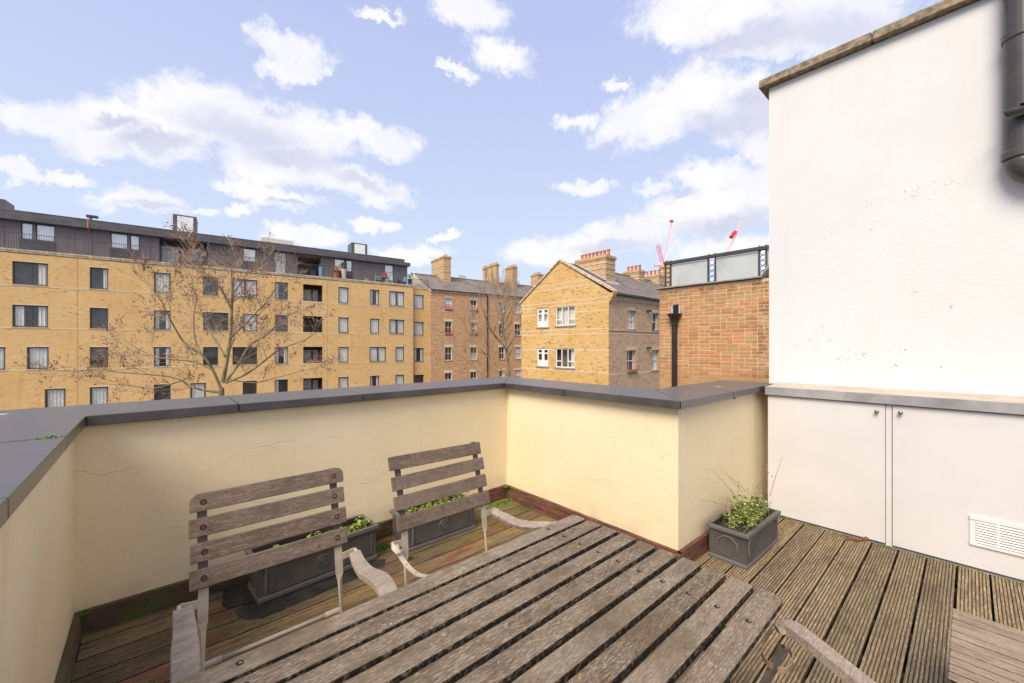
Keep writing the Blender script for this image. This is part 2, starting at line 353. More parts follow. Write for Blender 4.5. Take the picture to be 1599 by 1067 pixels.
def m_lead(t, b):
    v = t.add('ShaderNodeTexCoord').outputs['Object']; g = t.add('ShaderNodeNewGeometry')
    n = t.noise(v, 7., 6., .65); n2 = t.noise(v, 40., 4., .6)
    cc = t.mix(t.mr(n, .3, .7), (.030, .025, .022, 1), (.070, .058, .050, 1))
    edge = t.mr(g.outputs['Pointiness'], .51, .58)
    cc = t.mix(t.math('MULTIPLY', edge, .5), cc, (.20, .185, .175, 1))
    cc = t.mix(t.mr(n2, .62, .75, 0, .35), cc, (.17, .16, .15, 1))
    setc(t, b, cc); b.inputs['Roughness'].default_value = .55; bump(t, b, n2, .3, .002)
M_LEAD = material('faux lead planter resin', m_lead)
M_SOIL = plain('potting soil', (.045, .035, .022), .95, .4, 30., bmp=.01)
def leafmat(name, a, c, tr=.25):
    def f(t, b):
        isl = t.add('ShaderNodeNewGeometry').outputs['Random Per Island']; n = t.mr(isl, 0, 1, .25, .75, False)
        setc(t, b, t.mix(t.mr(n, .3, .7), c4(a), c4(c))); b.inputs['Roughness'].default_value = .5
        try: b.inputs['Subsurface Weight'].default_value = 0.
        except Exception: pass
    return material(name, f)
M_LEAF = leafmat('green leaves', (.07, .13, .02), (.40, .44, .11))
M_LEAF2 = leafmat('bright lime leaves', (.12, .20, .02), (.36, .46, .07))
M_MOSS = leafmat('moss', (.06, .12, .01), (.19, .30, .02))
M_TWIG = plain('dry stalk', (.25, .18, .12), .8, .3, 20.)
M_DRYLEAF = plain('dead brown leaf', (.20, .065, .04), .7, .45, 18., bmp=.003)
M_SLATE = plain('wet slate', (.026, .025, .019), .6, .5, 12., bmp=.004)
M_DOOR = plain('off white cupboard paint', (.68, .65, .63), .42, .035, 2., spec=.4)
M_METALTRIM = plain('dull metal edging', (.46, .44, .43), .42, .22, 5., metal=.55)
M_LEDGE = plain('weathered ply ledge', (.52, .43, .34), .75, .12, 7.)
M_KNOB = plain('pewter knob', (.30, .29, .28), .3, .1, metal=.9)
M_VENT = plain('white plastic vent', (.78, .75, .72), .45, .03)
M_PIPE = plain('dark grey pipe plastic', (.062, .056, .055), .36, .18, 5., spec=.5)
M_BLACK = plain('black cast iron paint', (.022, .019, .019), .38, .2, 9.)
M_STONE = plain('weathered coping stone', (.24, .185, .115), .85, .45, 22., bmp=.01)
M_STONEG = plain('grey stone', (.30, .265, .225), .85, .25, 9., bmp=.004)
M_SUBFLOOR = plain('dark void below deck', (.018, .014, .010), .95, .2)
M_JOIST = plain('joist timber', (.07, .052, .035), .9, .3, 12.)
def m_near_brick(t, b):
    r = t.add('ShaderNodeObjectInfo').outputs['Random']; pos = t.add('ShaderNodeNewGeometry').outputs['Position']; s = t.add('ShaderNodeSeparateXYZ', {0: pos})
    isl = t.add('ShaderNodeNewGeometry').outputs['Random Per Island']; rr = t.math('FRACT', t.math('ADD', r, isl))
    ramp = t.add('ShaderNodeValToRGB', {0: rr}); cr = ramp.color_ramp
    cr.elements[0].color = (.42, .22, .10, 1); cr.elements[1].color = (.58, .24, .125, 1)
    for p, c in ((.25, (.56, .28, .14)), (.45, (.50, .34, .15)), (.6, (.62, .36, .21)), (.72, (.48, .28, .13)), (.86, (.62, .31, .16))):
        e = cr.elements.new(p); e.color = c4(c)
    n = t.noise(pos, 26., 5., .65)
    cc = t.mix(t.mr(n, .3, .75, 0, .35), ramp.outputs[0], (.22, .13, .07, 1))
    soot = t.math('MULTIPLY', t.mr(s.outputs[2], 2.45, 2.86), t.mr(t.noise(pos, 3.3, 5., .6), .42, .62))
    cc = t.mix(t.math('MULTIPLY', soot, .55), cc, (.06, .045, .035, 1))
    soot2 = t.math('MULTIPLY', t.mr(s.outputs[1], 3.0, 2.65), t.mr(t.noise(pos, 6., 4.), .4, .6))
    cc = t.mix(t.math('MULTIPLY', soot2, .5), cc, (.07, .05, .04, 1))
    setc(t, b, cc); b.inputs['Roughness'].default_value = .85; b.inputs['Specular IOR Level'].default_value = .2; bump(t, b, n, .5, .004)
M_NBRICK = material('near wall brick', m_near_brick)
M_MORTAR = plain('warm mortar', (.68, .47, .27), .9, .15, 20.)
def brickwall(name, cols, mortar, bands=(), bandc=(.70, .60, .44), dark=.12, patch=None):
    """stock brick; coordinates (along the wall, height) in metres from the object's own axes"""
    def f(t, b):
        v = t.add('ShaderNodeTexCoord').outputs['Object']; s = t.add('ShaderNodeSeparateXYZ', {0: v})
        vec = t.add('ShaderNodeCombineXYZ', {0: t.math('ADD', s.outputs[0], s.outputs[1]), 1: s.outputs[2]}).outputs[0]
        br = t.add('ShaderNodeTexBrick', {'Vector': vec, 'Color1': c4(cols[0]), 'Color2': c4(cols[1]), 'Mortar': c4(mortar), 'Scale': 1., 'Mortar Size': .006, 'Mortar Smooth': .2, 'Bias': -.1, 'Brick Width': .225, 'Row Height': .075}, offset=.5)
        # a few overburnt or pale bricks: random value per brick cell
        row = t.math('FLOOR', t.math('DIVIDE', s.outputs[2], .075)); sh = t.math('MULTIPLY', t.math('FLOORED_MODULO', row, 2.), .5)
        cellx = t.math('FLOOR', t.math('ADD', t.math('DIVIDE', t.math('ADD', s.outputs[0], s.outputs[1]), .225), sh))
        wn = t.add('ShaderNodeTexWhiteNoise', {0: t.add('ShaderNodeCombineXYZ', {0: cellx, 1: row}).outputs[0]}, noise_dimensions='2D').outputs[0]
        clus = t.noise(vec, 1.1, 4., .7)
        dk = t.mr(t.math('ADD', wn, t.math('MULTIPLY', t.math('SUBTRACT', clus, .5), .55)), 1-dark, 1-dark+.04)
        cc = t.mix(t.math('MULTIPLY', dk, .62), br.outputs[0], c4(cols[2]))
        cc = t.mix(t.mr(wn, .16, .12, 0, .55), cc, c4(cols[3]))
        cc = t.mix(t.mr(t.noise(vec, .35, 4., .6), .35, .7, 0, .5), cc, c4(cols[4]))
        cc = t.mix(t.mr(t.noise(t.mapping(vec, (1.6, .25, 1)), 1., 5., .65), .52, .8, 0, .4), cc, c4(tuple(x*.62 for x in cols[4])))
        cc = t.mix(t.mr(t.noise(vec, 2.6, 5., .7), .55, .8, 0, .3), cc, c4(cols[3]))
        if bands:
            acc = None
            for (z, h) in bands:
                m = t.mr(t.math('ABSOLUTE', t.math('SUBTRACT', s.outputs[2], z)), h*.42, h*.58, 1, 0)
                acc = m if acc is None else t.math('MAXIMUM', acc, m)
            cc = t.mix(t.math('MULTIPLY', acc, .85), cc, c4(bandc))
        setc(t, b, cc); b.inputs['Roughness'].default_value = .88; b.inputs['Specular IOR Level'].default_value = .15
        bump(t, b, t.math('SUBTRACT', t.noise(vec, 20., 3.), br.outputs[1]), .5, .01)
    return material(name, f)
M_YB = brickwall('yellow brick apartments', ((.69, .435, .175), (.77, .50, .225), (.38, .235, .12), (.79, .575, .33), (.65, .395, .155)), (.76, .54, .29), dark=.06)
M_RB = brickwall('red brown stock brick', ((.56, .30, .155), (.62, .38, .22), (.25, .13, .08), (.68, .49, .30), (.55, .35, .18)), (.62, .45, .28), dark=.16)
M_GB = brickwall('bright yellow stock brick gable', ((.66, .41, .155), (.73, .49, .22), (.25, .15, .07), (.74, .55, .29), (.57, .33, .10)), (.66, .47, .24), dark=.11)
M_SB = brickwall('brown flank brick', ((.50, .33, .21), (.58, .40, .27), (.26, .17, .12), (.64, .48, .33), (.52, .345, .22)), (.44, .33, .23), dark=.14)
M_CHB = brickwall('chimney brick', ((.58, .38, .19), (.66, .45, .25), (.27, .17, .10), (.66, .50, .28), (.46, .29, .14)), (.52, .39, .22), dark=.12)
M_BANDL = plain('pale brick band', (.72, .60, .42), .85, .08, 6.)
M_CORN = plain('pale stone parapet edge', (.55, .44, .32), .85, .3, 5.)
M_FRAME = plain('dark window frame', (.075, .065, .060), .5, .1)
M_WFRAME = plain('white window frame', (.78, .78, .78), .5, .05)
M_CLAD = plain('mauve grey cladding', (.195, .163, .168), .55, .1, 1.5)
M_ZINC = plain('dark zinc fascia', (.10, .092, .098), .45, .2, 2.)
M_ROOF0 = plain('ridge tile', (.17, .14, .125), .9, .2)
M_RAIL = plain('railing paint', (.055, .050, .052), .5, .1)
M_WPANEL = plain('white blind', (.86, .87, .87), .7, .04)
M_CURT = plain('grey net curtain', (.72, .70, .66), .9, .12, 5.)
M_CURTW = plain('cream curtain', (.76, .70, .60), .9, .1, 5.)
M_ROOM = plain('room interior', (.17, .14, .125), .9, .4, 1.2)
M_LOGGIA = plain('loggia lining', (.10, .07, .055), .8, .3, 2.)
M_POT = plain('terracotta', (.52, .17, .08), .8, .25, 20., obj=True)
M_LEADF = plain('lead flashing', (.42, .40, .40), .6, .2)
M_RENDER = plain('white render gable', (.66, .60, .52), .8, .08)
def glass(name, tint, refl):
    m = bpy.data.materials.new(name); m.use_nodes = True; t = NT(m.node_tree)
    tr = t.add('ShaderNodeBsdfTransparent', {0: c4(tint)}); gl = t.add('ShaderNodeBsdfGlossy', {0: (1, 1, 1, 1), 'Roughness': .03})
    fr = t.math('ADD', t.math('MULTIPLY', t.math('POWER', t.add('ShaderNodeLayerWeight', {0: .5}).outputs['Facing'], 4.), .6), refl)
    t.add('ShaderNodeOutputMaterial', {0: t.add('ShaderNodeMixShader', {0: fr, 1: tr, 2: gl})}); return m
M_GLASSR = glass('bright reflecting glass', (.95, .96, .96), .34)
M_GLASS = glass('window glass', (.93, .95, .95), .07)
def m_frost(t, b):
    n = t.noise(t.add('ShaderNodeNewGeometry').outputs['Position'], 2., 3.)
    setc(t, b, t.mix(t.mr(n, .3, .7), (.56, .60, .58, 1), (.70, .72, .71, 1))); b.inputs['Roughness'].default_value = .35
    b.inputs['Transmission Weight'].default_value = .35
M_FROST = material('frosted glass', m_frost)
def m_slate_roof(t, b):
    v = t.add('ShaderNodeTexCoord').outputs['Object']; s = t.add('ShaderNodeSeparateXYZ', {0: v})
    isl = t.add('ShaderNodeNewGeometry').outputs['Random Per Island']
    n = t.noise(v, .7, 5., .65); n2 = t.noise(t.mapping(v, (3, 3, .6)), 1.5, 5.)
    cc = t.mix(t.mr(n, .3, .7), (.20, .165, .145, 1), (.31, .26, .225, 1))
    cc = t.mix(t.mr(n2, .5, .75, 0, .5), cc, (.40, .33, .24, 1))
    cc = t.mix(t.mr(isl, 0, 1, 0, .35), cc, (.13, .105, .095, 1))
    setc(t, b, cc); b.inputs['Roughness'].default_value = .8
M_ROOF = material('slate roof', m_slate_roof)
M_BARK = plain('greenish bark', (.22, .18, .10), .9, .45, 3.)
M_BARKT = plain('pinkish brown twigs', (.46, .33, .22), .9, .2, 2.)
M_SEED = plain('brown seed balls', (.20, .08, .04), .9, .3, 2.)
M_PINK = plain('crane red paint', (.85, .27, .30), .5, .1)
M_PINKP = plain('crane pale paint', (.92, .62, .58), .5, .05)
M_ASPH = plain('asphalt', (.05, .05, .05), .9, .2, 3.)
M_PAVE = plain('paving', (.25, .23, .21), .9, .15, 3.)
M_BLUEP = plain('blue plastic', (.20, .42, .62), .5, .05); M_GREENP = plain('pale green plastic', (.34, .50, .42), .5, .05); M_REDP = plain('red plastic', (.65, .03, .04), .5, .05)
M_WPL = plain('white plastic', (.72, .74, .74), .5, .05); M_NAVY = plain('navy plastic', (.03, .04, .09), .5, .05)
M_BUSH = leafmat('dark bush leaves', (.03, .06, .02), (.08, .13, .04)); M_FLOWER = plain('red blooms', (.55, .05, .06), .6, .3, 30.); M_PINKFL = plain('dry pink blooms', (.60, .30, .22), .7, .3, 30.)

# ================================================================== SETTING
g = MB(); g.box(-400, -400, -9.3, 900, 900, -9.0); tag(g.build('ground', M_ASPH), kind='structure')
g = MB(); g.box(-20, 30, -9.0, 60, 42.2, -8.87); tag(g.build('pavement', M_PAVE), kind='structure')
g = MB(); g.box(-.33, -1.6, -.30, 4.9, 3.2, -.22); sub = tag(g.build('roof_slab', M_SUBFLOOR), kind='structure')
g = MB(); g.box(-.62, -1.6, -9.0, 5.5, 3.55, -.30); tag(g.build('house_block', M_CREAM), 'lower storeys of the house under the roof terrace', 'building')

# ------------------------------------------------------------------ deck of grooved boards
deck = thing('floor', 'timber deck of grooved boards', None, (0, 0, 0), kind='structure')
def board_profile(wd, ridges, depth, th):
    pts = []; e = wd/2; m = .006; w0 = (wd-2*m)/ridges
    pts += [(-e, -th), (-e, 0)]
    for k in range(ridges):
        a = -e+m+k*w0
        pts += [(a+w0*.32, 0), (a+w0*.40, -depth), (a+w0*.62, -depth), (a+w0*.70, 0)]
    pts += [(e, 0), (e, -th)]
    return pts
prof = board_profile(.1365, 8, .0055, .028)
def make_board(L):
    m = MB(); a = [m.p(-L/2, y, z) for y, z in prof]; b = [m.p(L/2, y, z) for y, z in prof]; n = len(prof)
    for k in range(n-1): m.f.append([a[k], a[k+1], b[k+1], b[k]])
    m.f.append([a[0], a[-1], b[-1], b[0]])
    for r_ in (a, b):
        m.f.append(r_ if r_ is b else r_[::-1])
    return m
first = None; protos = {}
def put_board(xa, xb, y, dz=0.):
    L = round(xb-xa, 3)
    if L not in protos:
        o = make_board(L).build('plank', M_BOARD, deck); protos[L] = o
    else: o = copy_obj(protos[L], deck)
    o.location = ((xa+xb)/2+rnd.uniform(-.003, .003), y+rnd.uniform(-.0018, .0018), dz+rnd.uniform(-.0012, .0012)); o.rotation_euler = (rnd.uniform(-.006, .006), 0, rnd.uniform(-.0006, .0006))
for k in range(-9, 21):
    y = .0615+.15*k+.075
    if y > 3.12: continue
    x1 = 4.272
    if y > 1.36: x1 = 2.70
    if k in (1, 7): put_board(-.280, 2.0, y); put_board(2.006, x1, y)
    elif k in (4, 11): put_board(-.280, 1.2, y); put_board(1.206, x1, y)
    else: put_board(-.280, x1, y)
put_board(-.280, 2.70, 3.103)
max(deck.children, key=lambda c: c.location.y).scale.y = .52
jo = None
for i in range(12):
    x = -.1+.40*i; m = MB(); m.box(-.022, -1.4, -.14, .022, 3.1 if x < 2.7 else 1.3, -.030)
    if jo is None: jo = m.build('joist', M_JOIST, deck, loc=(x, 0, 0))
    elif x < 2.7: copy_obj(jo, deck, (x, 0, 0))
    else: m.build('joist', M_JOIST, deck, loc=(x, 0, 0))

# ------------------------------------------------------------------ parapet with coping slabs and skirting
par = thing('parapet_wall', 'cream painted terrace parapet under dark grey coping slabs', 'parapet')
ZC0, ZC1 = 1.123, 1.180
m = MB(); m.box(-.86, -1.6, -.3, -.311, 3.66, ZC0)            # left run
m.box(-.311, 3.170, -.3, 3.20, 3.66, ZC0)                      # back run
m.box(2.735, 1.345, -.3, 3.20, 3.170, ZC0)                     # right run
m.box(3.20, 1.345, -.3, 4.66, 1.75, ZC0)                       # return towards the white wall
m.build('wall', M_CREAM, par)
XI, YI, XO, YO = -.264, 3.112, -.885, 3.70                      # inner / outer edges of coping
XR, XRO, YD, YDO = 2.655, 3.235, 1.290, 1.80
def slab(poly, tilt=0.):
    m = MB(); m.prism([(x, y, ZC0+rnd.uniform(0, .0015)) for x, y in poly], (0, 0, ZC1-ZC0+rnd.uniform(-.001, .001)))
    return m.build('coping_slab', M_COPING, par, bevel=.004, seg=2)
gp = .003
slab([(XI, YI+gp), (XO, YO), (XO, 2.466), (XI, 2.466)])
ys = [2.460, 1.56, .66, -.24, -1.14, -1.6]
for a, b_ in zip(ys, ys[1:]): slab([(XI, a), (XO, a), (XO, b_+.006), (XI, b_+.006)])
xs = [.416, 1.222, 2.02]
slab([(XI+gp, YI), (xs[0]-gp, YI), (xs[0]-gp, YO), (XO+gp, YO)])
slab([(xs[0]+gp, YI), (xs[1]-gp, YI), (xs[1]-gp, YO), (xs[0]+gp, YO)])
slab([(xs[1]+gp, YI), (XR-gp, YI), (XRO-gp, YO), (xs[1]+gp, YO)])
slab([(XR, YI-gp), (XR, 2.318), (XRO, 2.318), (XRO, YO-gp)])
slab([(XR, 2.312), (XR, YD+gp), (XRO, YDO+gp), (XRO, 2.312)])
slab([(XR+gp, YD), (3.57, YD), (3.57, YDO), (XRO+gp, YDO)])
slab([(3.576, YD), (4.655, YD), (4.655, YDO), (3.576, YDO)])
def skirting(a, b, nrm, L):
    """grooved board stood on edge; a,b ends on the wall face"""
    m = MB(); a = Vector((a[0], a[1], 0)); b = Vector((b[0], b[1], 0)); n = Vector((nrm[0], nrm[1], 0))
    pr = [(0, 0.0), (.027, 0.0)]
    for k in range(7):
        z = .012+k*.0162; pr += [(.027, z), (.022, z+.002), (.022, z+.008), (.027, z+.010)]
    pr += [(.027, .130), (0, .130)]
    A_ = [m.p(*(a+n*u+Vector((0, 0, z)))) for u, z in pr]; B_ = [m.p(*(b+n*u+Vector((0, 0, z)))) for u, z in pr]
    for k in range(len(pr)): j = (k+1) % len(pr); m.f.append([A_[k], A_[j], B_[j], B_[k]])
    m.f.append(A_[::-1]); m.f.append(B_)
    return m.build('skirting_board', M_SKIRT, par)
skirting((-.284, 3.169), (2.705, 3.169), (0, -1), 0)
skirting((-.310, -1.4), (-.310, 3.168), (1, 0), 0)
skirting((2.734, 3.14), (2.734, 1.318), (-1, 0), 0)
skirting((2.708, 1.344), (4.27, 1.344), (0, -1), 0)

# ------------------------------------------------------------------ moss and small growth (uncountable)
def tufts(name, spots, mat, h=.012, n=24, lf=.006, seed=1):
    r = random.Random(seed); m = MB()
    for (x, y, z, rx, ry) in spots:
        for i in range(n):
            a, q = r.uniform(0, 6.283), math.sqrt(r.random())
            cx_, cy_ = x+rx*q*math.cos(a), y+ry*q*math.sin(a); t = r.uniform(0, 6.283); hh = h*r.uniform(.4, 1)*(1.15-q)
            d = Vector((math.cos(t), math.sin(t), 0))*lf*r.uniform(.6, 1.3); e = Vector((-d.y, d.x, 0))*.6
            c0 = Vector((cx_, cy_, z+hh))
            m.poly([tuple(c0-d), tuple(c0+e+Vector((0, 0, h*.3))), tuple(c0+d+Vector((0, 0, h*.2))), tuple(c0-e)])
            m.poly([tuple(c0-d-Vector((0, 0, hh))), tuple(c0-d*.2), tuple(c0+d-Vector((0, 0, hh)))])
    o = m.build(name, mat); tag(o, None, None, kind='stuff'); return o
p1 = atz(78, 684, ZC1); p2 = atz(872, 618, 1.12); p3 = atz(1219, 592.5, ZC1); p4 = atz(1160, 620, 1.12)
tufts('moss', [(p1.x, p1.y, ZC1-.004, .045, .012), (2.665, 2.33, 1.118, .004, .03), (4.50, 1.33, ZC1-.004, .05, .05), (3.60, 1.292, 1.116, .03, .004)], M_MOSS, .012, 70, .006)
tufts('moss', [(2.69, 3.12, .125, .035, .035), (2.60, 3.06, .0, .12, .06), (2.45, 3.02, -.002, .12, .09), (1.32, 3.0, .0, .07, .06), (-.27, 3.12, .13, .025, .02), (4.245, .42, -.010, .02, .035), (4.262, .9, -.012, .008, .08), (4.264, .12, -.012, .006, .14), (4.262, 1.1, -.010, .010, .06)], M_MOSS, .018, 130, .008, 3)

# ------------------------------------------------------------------ white side wall
XW, YW = 4.62, 1.335
ww = thing('side_wall', 'tall white painted side wall with brown stone coping', 'wall')
m = MB(); m.box(XW, -1.6, 0, XW+.5, YW, 4.13); m.build('wall', M_WHITE, ww)
r = random.Random(3); m = MB()
for (px, py, n, sx, sy) in ((1343, 556, 16, 8, 6), (1316, 560, 12, 14, 5), (1398, 572, 14, 8, 3), (1428, 456, 9, 4, 6), (1484, 482, 7, 3, 6), (1296, 532, 6, 3, 2), (1280, 512, 8, 10, 10), (1253, 538, 8, 20, 3), (1360, 360, 5, 2, 2), (1470, 574, 4, 2, 2), (1350, 320, 16, 24, 10), (1440, 300, 34, 34, 12), (1480, 285, 22, 26, 8), (1415, 305, 20, 12, 12), (1300, 360, 14, 30, 6), (1490, 400, 10, 80, 90), (1410, 545, 10, 30, 10)):
    for k in range(n):
        p = atX(px+r.gauss(0, sx*.6), py+r.gauss(0, sy*.6), XW); q_ = r.uniform(.0016, .0042)*(1.5 if py > 440 and k == 0 else 1)*(.75 if py < 380 else 1)
        m.poly([(XW-.0012, p.y+q_*r.uniform(.5, 1.5)*math.cos(a), p.z+q_*r.uniform(.4, 1.)*math.sin(a)) for a in [6.283*j/7 for j in range(7)]])
tag(m.build('paint_chips', plain('bare render in paint chips', (.24, .235, .225), .9, .5, 60.), ww), kind='stuff')
ye = [YW+.075, .55, -.25, -1.0, -1.7]
for a, b_ in zip(ye, ye[1:]):
    m = MB(); m.prism([(XW-.07, a, 4.135), (XW-.05, a, 4.225), (XW+.5, a, 4.26), (XW+.55, a, 4.135)], (0, b_-a+.006, 0)); m.build('coping_stone', M_STONE, ww, bevel=.008)

# ------------------------------------------------------------------ pipes on white wall
yp, rp, xp = -.153-.082, .082, XW-.088
pp = thing('drain_pipe', 'large dark grey vertical pipe with collars on the white wall', 'pipe', (xp, yp, 2.7))
m = MB(); m.tube([(0, 0, 1.9), (0, 0, .16)], rp, 24); m.build('pipe_body', M_PIPE, pp, smooth=False)
m = MB(); pts = [(0, 0, .16)]+[(0, -.13*(1-math.cos(t)), .16-.13*math.sin(t)-.0) for t in [k*math.pi/2/8 for k in range(1, 9)]]+[(0, -.6, .03)]
m.tube(pts, rp, 24); o = m.build('bend', M_PIPE, pp, smooth=True)
for z in (.19, 1.02):
    m = MB(); m.lathe((0, 0, z), [(rp+.001, -.028), (rp+.009, -.024), (rp+.009, .020), (rp+.003, .028)], 28); m.build('collar', M_PIPE, pp)
op = thing('overflow_pipe', 'short open ended grey pipe stub in front of the large pipe', 'pipe', (xp-.13, -.165, 3.145))
m = MB(); n = 20
rings = []
for (rr, yy) in ((.030, -.5), (.030, .0), (.026, .0), (.026, -.45)):
    rings.append([m.p(rr*math.cos(2*math.pi*k/n), yy+(.012*math.sin(2*math.pi*k/n) if yy > -.1 else 0), rr*math.sin(2*math.pi*k/n)) for k in range(n)])
for a, b_ in zip(rings, rings[1:]):
    for k in range(n): m.f.append([a[k], a[(k+1) % n], b_[(k+1) % n], b_[k]])
m.build('pipe_body', M_PIPE, op, smooth=True)
m = MB(); m.box(-.03, -.5, .040, .14, -.06, .052); m.build('bracket', M_PIPE, op)

# ------------------------------------------------------------------ low cupboard along the white wall
cb = thing('storage_cupboard', 'low off-white outdoor cupboard with two doors and metal edged ledge', 'cupboard')
XCF, YC0 = 4.28, 1.247
m = MB(); m.box(4.31, -1.6, -.02, XW-.004, YC0-.005, 1.098); m.build('carcass', M_DOOR, cb)
def door(y0, y1, z0, z1):
    m = MB(); m.box(XCF, y1, z0, XCF+.026, y0, z1); return m.build('door', M_DOOR, cb, bevel=.002)
d1 = door(YC0, .4405, .012, 1.094); d2 = door(.398, -1.5, .012, 1.094)
m = MB(); m.box(XCF+.003, .403, -.02, XCF+.022, .4365, 1.094); m.build('post', M_DOOR, cb)
for dd, (kx, ky) in ((d1, (1369, 643)), (d2, (1406, 645))):
    p = atX(kx, ky, XCF-.02); m = MB(); m.lathe((XCF, p.y, p.z), [(.006, 0), (.006, -.014), (.013, -.018), (.015, -.026), (.011, -.033), (.004, -.035)], 18, 'x'); m.build('knob', M_KNOB, dd, smooth=True)
m = MB(); y0, y1, z0, z1 = .003, -.47, .170, .372; xf = XCF-.004
m.box(xf-.010, y1, z0, XCF+.001, y0, z0+.020); m.box(xf-.010, y1, z1-.024, XCF+.001, y0, z1); m.box(xf-.004, y0-.030, z0+.020, XCF+.001, y0, z1-.024); m.box(xf-.004, y1, z0+.020, XCF+.001, y1+.03, z1-.024)
for yc in (-.125, -.245, -.365): m.box(xf-.010, yc-.008, z0+.02, XCF+.001, yc+.008, z1-.024)
m.box(XCF-.0012, y1+.02, z0+.02, XCF+.001, y0-.02, z1-.02); nl = 9
for k in range(nl):
    z = z0+.024+k*(z1-z0-.048)/nl
    m.hexa([(xf-.013, y1+.03, z+.001), (xf-.013, y0-.03, z+.001), (xf-.010, y0-.03, z-.001), (xf-.010, y1+.03, z-.001), (xf+.001, y1+.03, z+.0125), (xf+.001, y0-.03, z+.0125), (xf+.003, y0-.03, z+.0105), (xf+.003, y1+.03, z+.0105)])
for (a, c) in ((y0-.012, z0+.012), (y0-.012, z1-.012)): m.lathe((xf-.004, a, c), [(.004, 0), (.004, -.002)], 8, 'x')
m.build('vent', M_VENT, d2)
m = MB(); m.hexa([(4.262, -1.6, 1.168), (4.262, YC0+.01, 1.168), (XW, YC0+.01, 1.19), (XW, -1.6, 1.19), (4.262, -1.6, 1.172), (4.262, YC0+.01, 1.172), (XW-.002, YC0+.01, 1.196), (XW-.002, -1.6, 1.196)]); m.build('ledge', M_LEDGE, cb)
m = MB(); m.box(4.250, -1.6, 1.103, 4.262, YC0+.012, 1.178); m.box(4.262, YC0+.010, 1.103, XW-.004, YC0+.020, 1.178); m.box(4.262, -1.6, 1.103, 4.285, YC0+.01, 1.108); m.build('metal_trim', M_METALTRIM, cb, bevel=.002)

# ================================================================== TABLE
tb = thing('garden_table', 'large weathered grey slatted garden table patched with yellow lichen', 'table', (.76, .855, 0))
def slat_mesh(L, wd, th, mat, parent, name='slat', bev=.004, holes=()):
    m = MB(); m.box(-L/2, -wd/2, -th, L/2, wd/2, 0); return m.build(name, mat, parent, bevel=bev, seg=2)
proto = None; ytop = 1.304; pitch = (1.304-.407-.0715)/9
for i in range(10):
    y = ytop-.0358-i*pitch-.855
    if i in (0, 9):
        m = MB(); s_ = 1 if i == 0 else -1; L = .805; wv = .0368
        out = [(-L, -wv), (L, -wv), (L, wv), (-L, wv)] if False else None
        c_ = .028; pts = []
        for (cx_, cy_, a0) in ((L-c_, s_*(wv-c_), 0), (-L+c_, s_*(wv-c_), 90)):
            for t in range(0, 91, 22):
                a = R(a0+t); pts.append((cx_+c_*math.cos(a), cy_+s_*c_*math.sin(a)))
        pts += [(-L, -s_*wv), (L, -s_*wv)]
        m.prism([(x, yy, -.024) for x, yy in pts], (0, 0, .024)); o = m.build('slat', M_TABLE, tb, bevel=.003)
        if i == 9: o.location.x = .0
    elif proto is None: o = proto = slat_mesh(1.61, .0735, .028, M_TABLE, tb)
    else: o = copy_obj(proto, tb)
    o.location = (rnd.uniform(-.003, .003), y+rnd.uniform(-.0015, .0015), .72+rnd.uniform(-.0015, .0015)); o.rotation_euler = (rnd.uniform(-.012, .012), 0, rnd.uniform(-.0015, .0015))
    for bx in (1.345-.76, .171-.76):
        mm = MB(); mm.lathe((0, 0, 0), [(.0085, .0), (.0085, .0008)], 12); h_ = mm.build('screw_hole', M_HOLE, tb, loc=(bx, y, .7222))
        mm = MB(); mm.lathe((0, 0, 0), [(.0042, .0), (.0042, .0004), (.002, .0006)], 10); mm.build('screw', M_SCREWP, tb, loc=(bx+.0014, y-.0022, .7231))
for bx in (1.345-.76, .171-.76):
    m = MB(); m.box(bx-.03, -.40, .655, bx+.03, .40, .694); m.build('crossbar', M_TABLE, tb)
m = MB(); m.box(-.56, -.385, .640, .56, -.360, .694); m.build('rail', M_TABLE, tb); m = MB(); m.box(-.56, .360, .640, .56, .385, .694); m.build('rail', M_TABLE, tb)
lg = None
for (x, y) in ((-.60, -.33), (.56, -.33), (-.60, .33), (.56, .33)):
    if lg is None:
        m = MB(); m.box(-.03, -.03, 0, .03, .03, .655); lg = m.build('leg', M_TABLE, tb, bevel=.004, loc=(x, y, 0))
    else: copy_obj(lg, tb, (x, y, 0))

